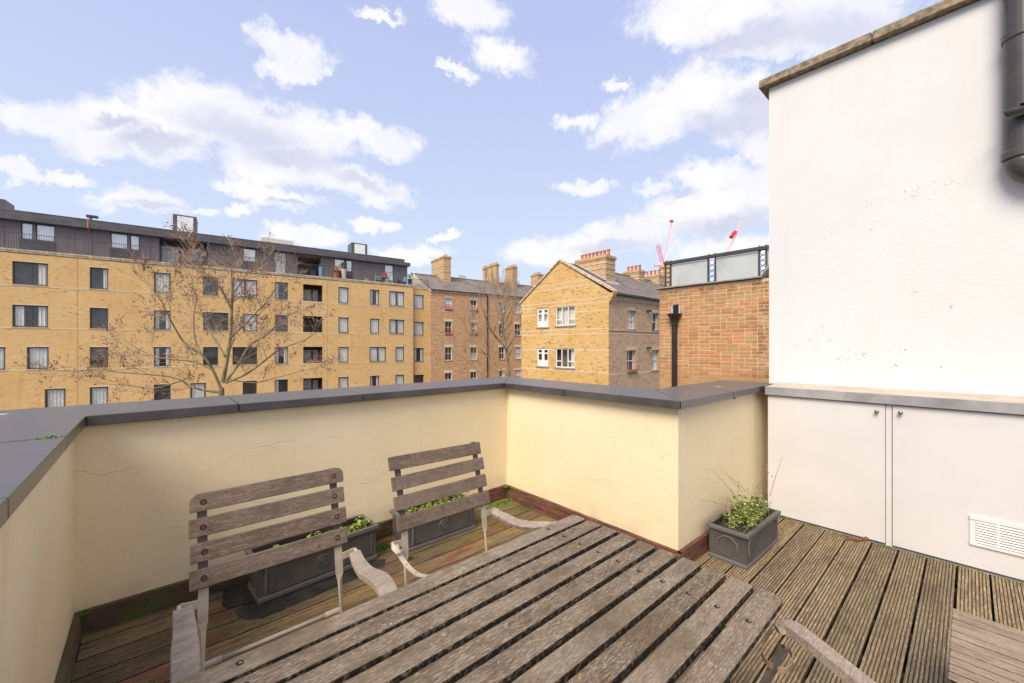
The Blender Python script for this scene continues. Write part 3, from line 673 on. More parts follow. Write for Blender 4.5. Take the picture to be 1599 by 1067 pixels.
# ================================================================== CHAIRS
def screw(parent, loc, rot=(R(90), 0, 0), s=1.):
    m = MB(); m.lathe((0, 0, 0), [(.0105*s, 0), (.0105*s, .0015), (.0065*s, .003), (.006*s, .0012), (.002*s, .001)], 12); return m.build('screw', M_RUST, parent, loc=loc, rot=rot)
def arm_wood(m, pts, wds, ths, side):
    m.strip(pts, wds, ths, side)
def catmull(P, n=5):
    P = [Vector(p) for p in P]; out = []
    for i in range(len(P)-1):
        p0, p1, p2, p3 = P[max(i-1, 0)], P[i], P[i+1], P[min(i+2, len(P)-1)]
        for k in range(n):
            t = k/n; out.append(.5*((2*p1)+(-p0+p2)*t+(2*p0-5*p1+4*p2-p3)*t*t+(-p0+3*p1-3*p2+p3)*t**3))
    return out+[P[-1]]
def back_chair(label, x0, x1, ytop, ybot, ztop, zbot, rounded, rz=0., left_arm=True, right_arm=True):
    cx_ = (x0+x1)/2; W = x1-x0
    t = thing('folding_armchair', label, 'chair', (cx_, ybot, 0), rz, 'weathered folding armchairs between table and back wall')
    dy, dz = ytop-ybot, ztop-zbot; L = math.hypot(dy, dz); ang = math.atan2(dy, dz)
    hs = .066; gap = (L-4*hs)/3
    U = lambda u: (dy*u/L, zbot+dz*u/L)             # point at height u along the leaning back
    for k in range(4):
        u = L-hs/2-k*(hs+gap); yy, z_ = U(u)
        m = MB(); a, h = W/2, hs/2
        if k == 0 and rounded:
            c_ = .030; pts = [(-a, 0, -h), (a, 0, -h)]
            for q in range(0, 91, 18): pts.append((a-c_+c_*math.cos(R(q)), 0, h-c_+c_*math.sin(R(q))))
            for q in range(90, 181, 18): pts.append((-a+c_+c_*math.cos(R(q)), 0, h-c_+c_*math.sin(R(q))))
        else: pts = [(-a, 0, -h), (a, 0, -h), (a, 0, h), (-a, 0, h)]
        m.prism(pts, (0, .016, 0))
        o = m.build('slat', M_SLAT, t, bevel=.003, seg=2, loc=(rnd.uniform(-.002, .002)+(-.006 if (k == 0 and not rounded) else 0), yy, z_), rot=(-ang, (.018 if (k == 0 and not rounded) else rnd.uniform(-.004, .004)), 0))
        if rounded:
            for sx in (-1, 1):
                mm = MB(); mm.lathe((sx*(a-.042), -.0006, 0), [(.0105, 0), (.0105, -.0006)], 14, 'y'); mm.build('screw_hole', M_HOLE, o)
                mm = MB(); mm.lathe((sx*(a-.042), -.0010, 0), [(.0072, 0), (.0072, -.0012), (.0045, -.002), (.0035, -.0014)], 12, 'y'); mm.build('screw', M_RUST, o)
    for sx in (-1, 1):
        px = sx*(W/2-.040)
        m = MB(); top = U(L-.004); bt = U(-.01)
        pts = [(px, top[0]+.019, top[1]), (px, bt[0]+.019, bt[1])]
        m.strip(pts, .030, .005, (1, 0, 0))
        pts = [(px, bt[0]+.019, bt[1]), (px+.002*sx, bt[0]+.012, bt[1]-.05), (px+.003*sx, bt[0]+.006, bt[1]-.115), (px+.004*sx, bt[0]+.003, bt[1]-.145), (px+.006*sx, bt[0]-.01, .36), (px+.012*sx, bt[0]-.09, .0)]
        sd_ = [(1, 0, 0), (1, 0, 0), (1, 0, 0), (1, .9, 0), (.25, 1, 0), (.25, 1, 0)]
        m2 = MB(); m2.strip(pts, [.030, .032, .030, .022, .020, .020], [.005, .005, .006, .009, .008, .008], sd_)
        m.build('upright', M_STEELD, t); m2.build('leg', M_STEEL, t)
        # arm bracket: out sideways from the upright then forward
        zb = .628; xb = px+sx*.012
        m = MB(); m.strip([(xb, .010, zb-.010), (xb+sx*.034, .006, zb-.004), (xb+sx*.056, .004, zb+.001)], .030, .004, (0, 0, 1))
        m.strip([(xb+sx*.056, .004, zb+.001), (xb+sx*.060, -.022, zb-.004), (xb+sx*.056, -.06, zb-.016)], [.030, .022, .022], .004, [(0, 0, 1), (1, 0, .4), (1, 0, 0)])
        m.lathe((xb+sx*.058, .0, zb), [(.006, -.012), (.006, .012)], 10, 'z'); m.build('arm_bracket', M_STEEL, t)
        on = left_arm if sx < 0 else right_arm
        xa = px+sx*.060
        if on is True:      # carved wooden armrest: dips, rises, then rolls over at the front
            k_ = .35 if sx < 0 else 1.; P = catmull([(xa, -.020, zb+.005), (xa, -.075, zb-.022*k_), (xa, -.15, zb-.030*k_), (xa+sx*.004, -.22, zb-.020*k_), (xa+sx*.006, -.285, zb-.012*k_), (xa+sx*.008, -.34, zb-.028), (xa+sx*.008, -.375, zb-.072)], 5)
            n_ = len(P); m = MB(); m.strip(P, [(.046 if sx > 0 else .056)+(.026 if sx > 0 else .012)*min(1, i/(n_*.55)) for i in range(n_)], [.020+.009*math.sin(math.pi*min(1, i/n_*.9)) for i in range(n_)], (1, 0, 0))
            m.build('armrest', M_ARM, t, bevel=.003)
        elif on == 'bare':   # only the perforated strap is left
            P = catmull([(xa, -.012, zb+.002), (xa+.004, -.05, zb-.034), (xa+.010, -.12, zb-.058), (xa+.014, -.20, zb-.060), (xa+.026, -.28, zb-.040), (xa+.040, -.36, zb-.030), (xa+.048, -.42, zb-.034)], 5)
            m = MB(); m.strip(P, .022, .004, (1, 0, 0)); o = m.build('arm_strap', M_STEEL, t)
            for q in (4, 9, 14, 19, 24):
                v = P[q]; mm = MB(); mm.lathe((v.x, v.y, v.z+.0022), [(.0035, 0), (.0035, .0008)], 8); mm.build('hole', M_HOLE, o)
        elif on == 'loose':  # split, bleached armrest knocked out sideways
            P = catmull([(xa-.010, -.004, zb+.004), (xa+.006, -.06, zb-.012), (xa+.050, -.14, zb-.040), (xa+.100, -.21, zb-.046), (xa+.150, -.275, zb-.036), (xa+.190, -.33, zb-.026)], 6)
            r_ = random.Random(5); n_ = len(P); m = MB(); m.strip(P, [(.030+.020*math.sin(math.pi*min(1, i/n_+.1)))*r_.uniform(.90, 1.08) for i in range(n_)], [.020*r_.uniform(.8, 1.15)+.008*math.sin(math.pi*i/n_) for i in range(n_)], (1, .55, .5))
            m.build('armrest', M_ARM, t, bevel=.002)
    m = MB(); a = W/2-.06; m.tube([(-a, .012, .385), (a, .012, .385)], .0085, 10); m.build('crossbar', M_STEEL, t, smooth=True)
    for sx in (-1, 1):
        m = MB(); m.tube([(sx*(a-.035), .012, .385), (sx*(a+.028), .012, .385)], .0125, 10); m.box(sx*a-.030, .008, .345, sx*a+.030, .013, .385); m.build('bracket_plate', M_STEEL, t)
        m = MB(); m.strip([(sx*(W/2-.03), -.46, .0), (sx*(W/2-.028), -.28, .18), (sx*(W/2-.026), -.10, .36)], .018, .006, (0, 1, 0)); m.build('leg', M_STEEL, t)
    for k in range(6):
        m = MB(); m.box(-W/2+.045, -.10-.055*k-.045, .385, W/2-.045, -.10-.055*k, .400); m.build('seat_slat', M_SLAT, t, bevel=.002)
    return t
back_chair('folding armchair with rounded top slat and rusty screws, in front of the longest planter', .100, .654, 1.914, 1.838, .998, .676, True)
back_chair('square topped folding armchair with one bare metal arm strap and one loose splintered armrest', .862, 1.412, 1.866, 1.775, 1.008, .678, False, 0., 'bare', 'loose')

# near chair: only the front of one curved arm and its steel strap reach into the picture
nc = thing('folding_armchair', 'armchair at the near table corner, only its curved grey arm and steel loop showing', 'chair', (1.22, -.05, 0), 0)
L0 = Vector((1.22, -.05, 0))
P = [atz(1213, 983, .660), atz(1232, 980, .672), atz(1262, 1000, .676), atz(1305, 1035, .672), atz(1352, 1073, .664), atz(1440, 1150, .655), atz(1560, 1290, .65)]
P = catmull([p-L0 for p in P], 5); n_ = len(P)
m = MB(); m.strip(P, [.036+.014*min(1, i/6) for i in range(n_)], [.022+.005*min(1, i/6) for i in range(n_)], (1, 0, 0)); m.build('armrest', M_ARM, nc, bevel=.004, seg=2)
for arc in (((1206, 986), (1196, 994), (1190, 1008), (1191, 1024), (1199, 1036), (1207, 1041)), ((1226, 1012), (1233, 1016), (1238, 1028), (1236, 1041), (1227, 1047), (1214, 1046))):
    A_ = catmull([atz(x, y, .632)-L0 for x, y in arc], 4); m = MB(); m.strip(A_, .016, .003, (0, 0, 1)); m.build('arm_strap', plain('worn brown steel', (.27, .18, .12), .5, .35, 20.), nc)
q0 = atz(1222, 1012, .630)-L0; q1 = atz(1190, 1075, .570)-L0; q2 = q1+(q1-q0)*4.5; q2.z = 0.1
m = MB(); m.strip([q0, q1, q2], .026, .006, (1, -.35, 0)); m.lathe(tuple(q0+Vector((0, 0, .0))), [(.013, -.004), (.013, .004)], 14, 'z'); m.build('leg', M_STEELD, nc)
m = MB(); m.lathe((q0.x, q0.y, q0.z+.004), [(.007, 0), (.007, .0015)], 12); m.build('bolt', M_HOLE, nc)
for sx in (-1,):
    m = MB(); m.strip([(-.24, .42, .0), (-.24, .2, .3), (-.24, 0, .66)], .024, .006, (0, 1, 0)); m.build('leg', M_STEELD, nc)
for k in range(5):
    m = MB(); m.box(-.22, -.05-.06*k, .39, .22, -.002-.06*k, .405); m.build('seat_slat', M_SLAT, nc, bevel=.002)

# slatted stool at the lower right
st = thing('slatted_stool', 'small brown slatted wooden stool top at the lower right corner', 'stool', (2.32, -.22, 0))
stp = None
for k in range(11):
    x = 2.592-.0255-k*.0512-2.32
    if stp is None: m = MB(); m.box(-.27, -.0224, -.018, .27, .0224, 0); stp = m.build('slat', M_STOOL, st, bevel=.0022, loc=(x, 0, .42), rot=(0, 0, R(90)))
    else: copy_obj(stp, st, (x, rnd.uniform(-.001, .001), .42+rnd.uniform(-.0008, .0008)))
m = MB(); m.box(-.27, -.22, .372, .26, -.19, .401); m.box(-.27, .19, .372, .26, .22, .401); m.build('crossbar', M_STOOL, st)
for (x, y) in ((-.26, -.22), (.25, -.22), (-.26, .19), (.25, .19)):
    m = MB(); m.box(x-.018, y-.018, 0, x+.018, y+.018, .372); m.build('leg', M_STOOL, st)

# ================================================================== PLANTERS
def planter(label, loc, rz, L, D, H, style, group=None):
    """local origin = front left base corner; front faces -Y"""
    t = thing('planter', label, 'planter', loc, rz, group)
    m = MB(); fl = .012; th = .018
    # outer shell with slight flare, inner cavity
    o0 = [(0, 0), (L, 0), (L, D), (0, D)]; ex = [(-fl, -fl), (L+fl, -fl), (L+fl, D+fl), (-fl, D+fl)]
    i1 = [(th, th), (L-th, th), (L-th, D-th), (th, D-th)]
    zz_ = [(o0, .0), (o0, .022), ([(x+(.006 if x < L/2 else -.006), y+(.006 if y < D/2 else -.006)) for x, y in o0], .030), ([(x+(.004 if x < L/2 else -.004), y+(.004 if y < D/2 else -.004)) for x, y in o0], H-.03), (ex, H-.024), (ex, H-.004), ([(x*.985+.0075*L, y) for x, y in ex], H), (i1, H), (i1, H-.05)]
    rings = [[m.p(x, y, z) for x, y in r_] for r_, z in zz_]
    for a, b_ in zip(rings, rings[1:]):
        for k in range(4): m.f.append([a[k], a[(k+1) % 4], b_[(k+1) % 4], b_[k]])
    m.f.append(rings[0][::-1]); m.f.append(rings[-1]); m.build('body', M_LEAD, t)
    # raised mouldings
    def ring_moulding(pts, face, wd=.010, h=.007):
        mm = MB(); n = len(pts)
        cen = (sum(p[0] for p in pts)/n, sum(p[1] for p in pts)/n)
        def P3(u, v, d): return (u, -d+.005, v) if face == 'f' else ((-d+.005, u, v) if face == 'l' else (L+d-.005, u, v))
        rr = []
        for (k, d) in ((1.0, 0), (1.0-wd*.25, h), (1.0-wd*.75, h), (1.0-wd, 0)):
            rr.append([mm.p(*P3(cen[0]+(p[0]-cen[0])*k, cen[1]+(p[1]-cen[1])*k, d)) for p in pts])
        for a, b_ in zip(rr, rr[1:]):
            for k in range(n): mm.f.append([a[k], a[(k+1) % n], b_[(k+1) % n], b_[k]])
        return mm.build('moulding', M_LEAD, t)
    b0, b1 = .045, H-.042
    if style == 'rose':
        ring_moulding([(.035, b0), (L-.035, b0), (L-.035, b1), (.035, b1)], 'f', .07)
        ring_moulding([(.035, b0), (D-.035, b0), (D-.035, b1), (.035, b1)], 'l', .12)
        c_ = (L/2, (b0+b1)/2); mm = MB()
        for (r0, h) in ((.044, .004), (.030, .0045)):
            n = 20; ra = []
            for (rr_, d) in ((r0, -.001), (r0-.003, h), (r0-.008, h), (r0-.011, -.001)): ra.append([mm.p(c_[0]+rr_*math.cos(6.283*k/n), -d+.003, c_[1]+rr_*math.sin(6.283*k/n)) for k in range(n)])
            for a, b_ in zip(ra, ra[1:]):
                for k in range(n): mm.f.append([a[k], a[(k+1) % n], b_[(k+1) % n], b_[k]])
        for k in range(8):
            a = 6.283*k/8; q = (c_[0]+.013*math.cos(a), c_[1]+.013*math.sin(a)); mm.lathe((q[0], .003, q[1]), [(.0055, 0), (.005, -.004), (.002, -.006)], 8, 'y')
        for k in range(14):
            a = 6.283*k/14; q = (c_[0]+.037*math.cos(a), c_[1]+.037*math.sin(a)); mm.lathe((q[0], .003, q[1]), [(.0035, 0), (.003, -.005)], 6, 'y')
        mm.lathe((c_[0], .003, c_[1]), [(.006, 0), (.004, -.007)], 8, 'y'); mm.build('rose_medallion', M_LEAD, t)
    else:
        oc = []; rr_ = .078; c_ = (D/2, (b0+b1)/2)
        for k in range(8): a = R(22.5+45*k); oc.append((c_[0]+rr_*math.cos(a), c_[1]+rr_*math.sin(a)*.98))
        ring_moulding(oc, 'l', .22)
        e = .05; ring_moulding([(.06, b0), (L-.06, b0), (L-.03, b0+e), (L-.03, b1-e*.6), (L-.06, b1), (.06, b1), (.03, b1-e*.6), (.03, b0+e)], 'f', .10)
    m = MB(); nx, ny = 24, 8; r_ = random.Random(int(L*100)); idx = {}
    for i in range(nx+1):
        for j in range(ny+1): idx[i, j] = m.p(th+(L-2*th)*i/nx, th+(D-2*th)*j/ny, H-.045+r_.uniform(-.008, .008))
    for i in range(nx):
        for j in range(ny): m.f.append([idx[i, j], idx[i+1, j], idx[i+1, j+1], idx[i, j+1]])
    tag(m.build('soil', M_SOIL, t), kind='stuff')
    return t
A1 = R(3.5)
planter('longest dark lead-look trough with rose medallion behind the rounded armchair', (.470, 2.815, .008), A1, .755, .250, .245, 'rose', 'planters on the deck')
planter('dark lead-look trough with rose medallion behind the square topped armchair', (1.435, 2.795, 0), R(0), .625, .275, .240, 'rose', 'planters on the deck')
planter('grey planter box with raised octagon beside the white cupboard', (3.072, 1.020, 0), R(-1), .650, .265, .245, 'oct', 'planters on the deck')

def leaf(m, c, d, n_, ln, wd, fold=.25):
    """pointed oval leaf: base c, direction d, normal n_"""
    d = d.normalized(); s = d.cross(n_).normalized(); n_ = s.cross(d)
    p = lambda a, b, h: tuple(c+d*ln*a+s*wd*b+n_*ln*h)
    m.poly([p(0, 0, 0), p(.3, .5, fold*.3), p(.7, .42, .0), p(1, 0, -.15), p(.55, 0, -.05)])
    m.poly([p(0, 0, 0), p(.55, 0, -.05), p(1, 0, -.15), p(.7, -.42, .0), p(.3, -.5, fold*.3)])
def rv(r, z=1.): return Vector((r.uniform(-1, 1), r.uniform(-1, 1), r.uniform(.1, 1)*z))
def herb(label, pts, n, hmin, hmax, lsz, mat, seed, stems=True):
    r = random.Random(seed); o0 = Vector(pts[0])
    t = thing('plant', label, 'plant', tuple(o0)); m = MB(); s = MB()
    for i in range(n):
        b = Vector(r.choice(pts))-o0+Vector((r.uniform(-.045, .045), r.uniform(-.04, .04), 0)); h = r.uniform(hmin, hmax)
        tip = b+Vector((r.uniform(-.5, .5)*h, r.uniform(-.5, .5)*h, h)); mid = (b+tip)/2+Vector((r.uniform(-.2, .2)*h, r.uniform(-.2, .2)*h, 0))
        s.tube([b, mid, tip], [.0014, .0012, .0008], 4, False)
        for k in range(r.randint(5, 9)):
            u = r.uniform(.3, 1.); c = b+(tip-b)*u+(mid-(b+tip)/2)*math.sin(u*3.14)
            a = r.uniform(0, 6.283); d = Vector((math.cos(a), math.sin(a), r.uniform(-.3, .5)))
            leaf(m, c, d, Vector((r.uniform(-.3, .3), r.uniform(-.3, .3), 1)), lsz*r.uniform(.6, 1.25), lsz*r.uniform(.45, .8))
    tag(m.build('leaves', mat, t), kind='stuff'); s.build('stems', M_TWIG if not stems else mat, t); return t, s
def rl(loc, rz, x, y, z):
    c, s_ = math.cos(rz), math.sin(rz); return (loc[0]+x*c-y*s_, loc[1]+x*s_+y*c, z)
L1 = (.470, 2.815)
herb('low green seedlings dotted along the longest trough', [rl(L1, A1, x, .10+.02*math.sin(x*30), .205) for x in (.08, .13, .20, .30, .44, .50, .60, .66, .70)], 60, .03, .080, .026, M_LEAF2, 11)
herb('bright lime mat of ground cover filling the trough by the corner', [(1.435+x, 2.80+y, .20) for x in (.10, .16, .22, .28, .34, .40, .46) for y in (.08, .14, .20)], 190, .012, .045, .014, M_LEAF2, 12)
herb('taller green weed at the right end of the corner trough', [(1.96, 2.95, .20), (1.90, 2.93, .20), (1.99, 2.9, .2)], 16, .06, .15, .026, M_LEAF, 13)
t3, s3 = herb('bushy green herb with dry flower stalks in the octagon planter', [(3.072+x, 1.02+y, .20) for x in (.18, .26, .34, .42, .50, .57) for y in (.07, .13, .19)]+[(3.15, 1.11, .2)], 84, .05, .20, .028, M_LEAF, 14)
m = MB(); r = random.Random(4); t3l = Vector(t3.location)
for (bx, by, a, b_) in (((1152, 779), None, (1109, 731), .0), ((1160, 770), None, (1130, 736), 0), ((1165, 768), None, (1140, 744), 0), ((1153, 762), None, (1153, 747), 0), ((1202, 775), None, (1221, 714), 0), ((1198, 770), None, (1198, 724), 0), ((1134, 790), None, (1084, 779), 0), ((1128, 798), None, (1114, 782), 0), ((1175, 768), None, (1176, 755), 0), ((1185, 768), None, (1192, 745), 0), ((1150, 800), None, (1128, 859), 0)):
    F = 3.02
    p = atF(bx[0], bx[1], F); q = atF(a[0], a[1], F+.03 if a[1] < 850 else 2.93); m.tube([p-t3l, (p+q)/2-t3l+Vector((0, 0, .006)), q-t3l], [.0022, .0018, .0010], 5, False)
for (x, y) in ((1198, 728), (1196, 733), (1200, 738), (1190, 748), (1187, 752), (1193, 756), (1176, 757), (1167, 764), (1182, 760), (1185, 757), (1206, 744)):
    q = atF(x, y, 3.03)-t3l; m.lathe(tuple(q), [(.001, -.006), (.005, 0), (.001, .006)], 6)
m.build('dry_stalks', M_TWIG, t3)
m = MB(); q = atF(1138, 800, 2.96)-t3l; m.tube([q, q+Vector((0, .0, .06)), q+Vector((.004, .01, .105))], [.014, .012, .010], 7); m.build('cut_stump', M_TWIG, t3)

# slates beneath the longest trough
m = MB(); c = [atz(350, 915, .006), atz(347, 943, .006), atz(356, 950, .006), atz(440, 928, .006), atz(470, 880, .006)]; m.prism([(p.x, p.y, .0015) for p in c], (0, 0, .007)); tag(m.build('roof_slate', M_SLATE), 'mossy slate lying under the left end of the longest trough', 'slate', 'loose slates under the planter')
m = MB(); c = [(368, 952), (372, 962), (385, 967), (410, 965), (600, 884), (602, 872), (500, 880)]; c = [atz(x, y, .004) for x, y in c]; m.prism([(p.x, p.y, -.003) for p in c], (0, 0, .0035)); tag(m.build('roof_slate', M_SLATE), 'blue-black slate strip along the front foot of the longest trough', 'slate', 'loose slates under the planter')
# dead leaf curled against the cupboard, twigs
m = MB(); r = random.Random(9); P = [atz(x, y, .015) for x, y in ((1318, 843), (1328, 840), (1340, 843), (1352, 841), (1363, 840), (1372, 845))]
wd = [.012, .022, .016, .020, .024, .006]; hh = [.012, .022, .012, .018, .024, .004]; rows = []
for p, w_, h_ in zip(P, wd, hh): rows.append([m.p(p.x-w_+.0, p.y, .006), m.p(p.x-w_*.3, p.y, .012+h_*.5), m.p(p.x+w_*.5, p.y, .010+h_), m.p(p.x+w_, p.y, .004+h_)])
for a, b_ in zip(rows, rows[1:]):
    for k in range(3): m.f.append([a[k], a[k+1], b_[k+1], b_[k]])
o = m.build('dead_leaf', M_DRYLEAF, smooth=True); tag(o, 'curled reddish brown dead leaf lying against the left cupboard door', 'leaf')
sm = o.modifiers.new('thick', 'SOLIDIFY'); sm.thickness = .0015
m = MB(); P = [atz(x, y, .006+h) for x, y, h in ((1199, 865, 0), (1207, 856, .012), (1218, 852, .014), (1231, 851, .004))]; m.tube(P, .0016, 5); m.tube([P[1], atz(1209, 846, .03)], .0013, 5); tag(m.build('twig', M_TWIG), 'thin pale forked twig on the deck beside the octagon planter', 'twig')
m = MB(); P = [atz(x, y, .006) for x, y in ((1232, 886), (1243, 890), (1258, 888))]; m.tube(P, .0012, 5); tag(m.build('twig', M_TWIG), 'small curved twig lying across the deck boards', 'twig')
for (x, y, lb) in ((626, 862, 'pale stone chip on the deck between the two troughs'), (641, 873, 'dark stone chip beneath the bare metal arm strap')):
    p = atz(x, y, .0); m = MB(); m.hexa([(p.x-.02, p.y-.01, .001), (p.x+.018, p.y-.014, .001), (p.x+.02, p.y+.012, .001), (p.x-.012, p.y+.016, .001), (p.x-.014, p.y-.006, .014), (p.x+.012, p.y-.008, .012), (p.x+.013, p.y+.008, .016), (p.x-.008, p.y+.01, .013)]); tag(m.build('stone_chip', M_LEADF if 'pale' in lb else M_SLATE), lb, 'stone', 'stone chips on the deck')

# ================================================================== NEAR BRICK WALL (X = 8.9)
KB = 8.9
bw = thing('brick_wall', 'orange brown brick wall with railed stone coping beyond the parapet', 'wall')
m = MB(); m.box(KB+.007, 1.4, -9, KB+.34, 4.825, 2.87); m.build('core', M_MORTAR, bw)
m = MB(); m.box(KB, 1.4, -9, KB+.33, 4.83, .93); m.build('lower_wall', brickwall('lower brick', ((.44, .24, .12), (.50, .30, .15), (.30, .16, .08), (.55, .30, .16), (.46, .27, .12)), (.55, .36, .2)), bw)
r = random.Random(21); protob = {}; nb = 0; rest = MB()
rows_ = int((2.865-.94)/.0755)
for i in range(rows_):
    z = .94+i*.0755; y = 4.83; first_ = r.choice((.215, .1025))
    k = 0
    while y > 1.45:
        L = first_ if k == 0 else (.215 if (i+k) % 2 == 0 or r.random() < .45 else .1025); k += 1
        if y-L < 1.4: break
        vis = (y-L < 4.85) and (y > 2.60)
        if vis and nb < 300 and z > 1.02:
            if L not in protob:
                mm = MB(); mm.box(0, 0, 0, .10, L, .0615); protob[L] = mm.build('brick', M_NBRICK, bw, bevel=.003); o = protob[L]
            else: o = copy_obj(protob[L], bw)
            o.location = (KB+r.uniform(-.003, .004), y-L, z+r.uniform(-.0015, .0015)); o.rotation_euler = (r.uniform(-.006, .006), 0, r.uniform(-.008, .008)); nb += 1
        else: rest.box(KB, y-L, z, KB+.09, y, z+.0615)
        y -= L+.0135
tag(rest.build('bricks', M_NBRICK, bw), kind='stuff')
m = MB(); m.prism([(KB-.07, 4.93, 2.885), (KB-.07, 4.93, 2.915), (KB+.40, 4.93, 2.93), (KB+.40, 4.93, 2.885)], (0, -2.24, 0)); m.build('coping_stone', M_STONEG, bw, bevel=.004)
m = MB(); m.prism([(KB-.07, 2.69, 2.885), (KB-.07, 2.69, 2.93), (KB-.07, 2.40, 3.40), (KB-.07, 2.33, 3.36)], (.45, 0, 0)); m.build('coping_stone', M_STONEG, bw)
# railing with ring lattice posts and frosted glass
rl_ = thing('roof_railing', 'dark steel railing with ring lattice posts and frosted glass on the brick wall', 'railing', (KB+.12, 0, 2.93))
m = MB(); m.box(-.05, 1.5, .525, .05, 4.765, .590); m.build('top_rail', M_RAIL, rl_)
def Yp(px): d = ray(px, 500); return KB*d.y/d.x
posts = [(4.76, 4.60), (Yp(1101.5)-.0, Yp(1114.5)), (Yp(1181)-.0, Yp(1195))]
for (ya, yb) in posts:
    m = MB(); m.box(-.02, ya-.026, 0, .02, ya, .525); m.box(-.02, yb, 0, .02, yb+.026, .525); m.build('post', M_RAIL, rl_)
    yc = (ya+yb)/2; rr_ = max(.03, (ya-yb)/2-.024)
    z = rr_+.005; m = MB()
    while z < .52:
        n = 16; ring = []
        for (q, d) in ((rr_, -.006), (rr_, .006), (rr_-.010, .006), (rr_-.010, -.006)): ring.append([m.p(d, yc+q*math.cos(6.283*k/n), z+q*math.sin(6.283*k/n)) for k in range(n)])
        for a, b_ in zip(ring, ring[1:]+ring[:1]):
            for k in range(n): m.f.append([a[k], a[(k+1) % n], b_[(k+1) % n], b_[k]])
        z += 2*rr_-.004
    m.build('ring_lattice', M_RAIL, rl_)
    for dy in (ya-.02, yb+.02): m = MB(); m.lathe((0, dy, .590), [(.012, 0), (.012, .012), (.018, .016), (.018, .022), (.008, .034)], 10); m.build('finial', M_SCREWP, rl_)
m = MB(); m.box(-.02, 4.60-.15-.02, -.0, .02, 4.60-.15, .525); m.build('post', M_RAIL, rl_) if False else None
for (ya, yb) in ((4.595, Yp(1101.5)+.012), (Yp(1114.5)-.012, Yp(1181)+.012), (Yp(1195)-.01, 1.6)):
    m = MB(); m.box(.0, yb, .01, .012, ya, .508); m.build('glass_pane', M_FROST, rl_)
# small end return of railing
m = MB(); m.box(-.02, 4.765, 0, .30, 4.775, .02); m.box(.26, 4.74, .0, .30, 4.78, .53); m.build('post', M_RAIL, rl_)
# hopper and downpipe
dp = thing('downpipe', 'black cast iron downpipe with hopper head on the near brick wall', 'pipe', (KB-.075, 0, 0))
yd = (Yp(1051.2)+Yp(1059.8))/2
m = MB(); m.tube([(0, yd, 2.04), (0, yd, -8.9)], .058, 14); m.build('pipe_body', M_BLACK, dp)
m = MB(); m.lathe((0, yd, 0), [(.066, 2.02), (.076, 2.03), (.076, 2.075), (.066, 2.08), (.070, 2.10), (.085, 2.14), (.10, 2.20), (.13, 2.215), (.138, 2.25), (.155, 2.262), (.158, 2.285), (.13, 2.29)], 16); m.build('hopper', M_BLACK, dp)
zo = 2.30
m = MB(); m.box(.068, yd-.075, zo, .080, yd+.060, zo+.20); m.build('outlet', M_HOLE, dp)
m = MB(); m.box(.045, yd+.062, zo-.01, .078, yd+.10, zo+.18); m.box(.045, yd-.115, zo-.01, .078, yd-.077, zo+.18); m.box(.03, yd-.115, zo-.014, .078, yd+.10, zo-.002); m.build('lead_flashing', M_LEADF, dp)

# ================================================================== FAR BUILDINGS
class Plane:
    """maps picture positions to (along, height) on a facade with origin O, direction e (xy)"""
    def __init__(s, O, e, off=0.): s.O = Vector(O[:2]); s.e = Vector(e).normalized(); s.n = Vector((-s.e.y, s.e.x)); s.off = off
    def __call__(s, px, py):
        d = ray(px, py); q = Vector((d.x, d.y)); t = (s.O.dot(s.n)+s.off)/q.dot(s.n); p = q*t
        return (p-s.O).dot(s.e), d.z*t+EYE
def facade_mesh(rects, u0, u1, z0, z1, M, depth=.14):
    us = sorted({u0, u1, *[c for a in rects for c in (a[0], a[1]) if u0 < c < u1]}); zs = sorted({z0, z1, *[c for a in rects for c in (a[2], a[3]) if z0 < c < z1]})
    m = MB(M)
    for a, b_ in zip(us, us[1:]):
        run = None
        for c, d in zip(zs, zs[1:]):
            um, zm = (a+b_)/2, (c+d)/2
            if any(q[0] < um < q[1] and q[2] < zm < q[3] for q in rects): continue
            m.poly([(a, 0, c), (b_, 0, c), (b_, 0, d), (a, 0, d)])
    for (a, b_, c, d) in [q[:4] for q in rects]:
        m.poly([(a, 0, c), (a, depth, c), (a, depth, d), (a, 0, d)]); m.poly([(b_, 0, c), (b_, depth, c), (b_, depth, d), (b_, 0, d)])
        m.poly([(a, 0, c), (b_, 0, c), (b_, depth, c), (a, depth, c)]); m.poly([(a, 0, d), (b_, 0, d), (b_, depth, d), (a, depth, d)])
    return m
def curtain(M, parent, a, b_, c, d, y, mat, r):
    m = MB(M); n = max(6, int((b_-a)/.06)); pr = []
    for i in range(n+1): u = a+(b_-a)*i/n; pr.append((u, y+.03*math.sin(i*2.2+r.random())))
    for (p, q) in zip(pr, pr[1:]): m.poly([(p[0], p[1], c), (q[0], q[1], c), (q[0], q[1], d), (p[0], p[1], d)])
    return m.build('curtain', mat, parent)
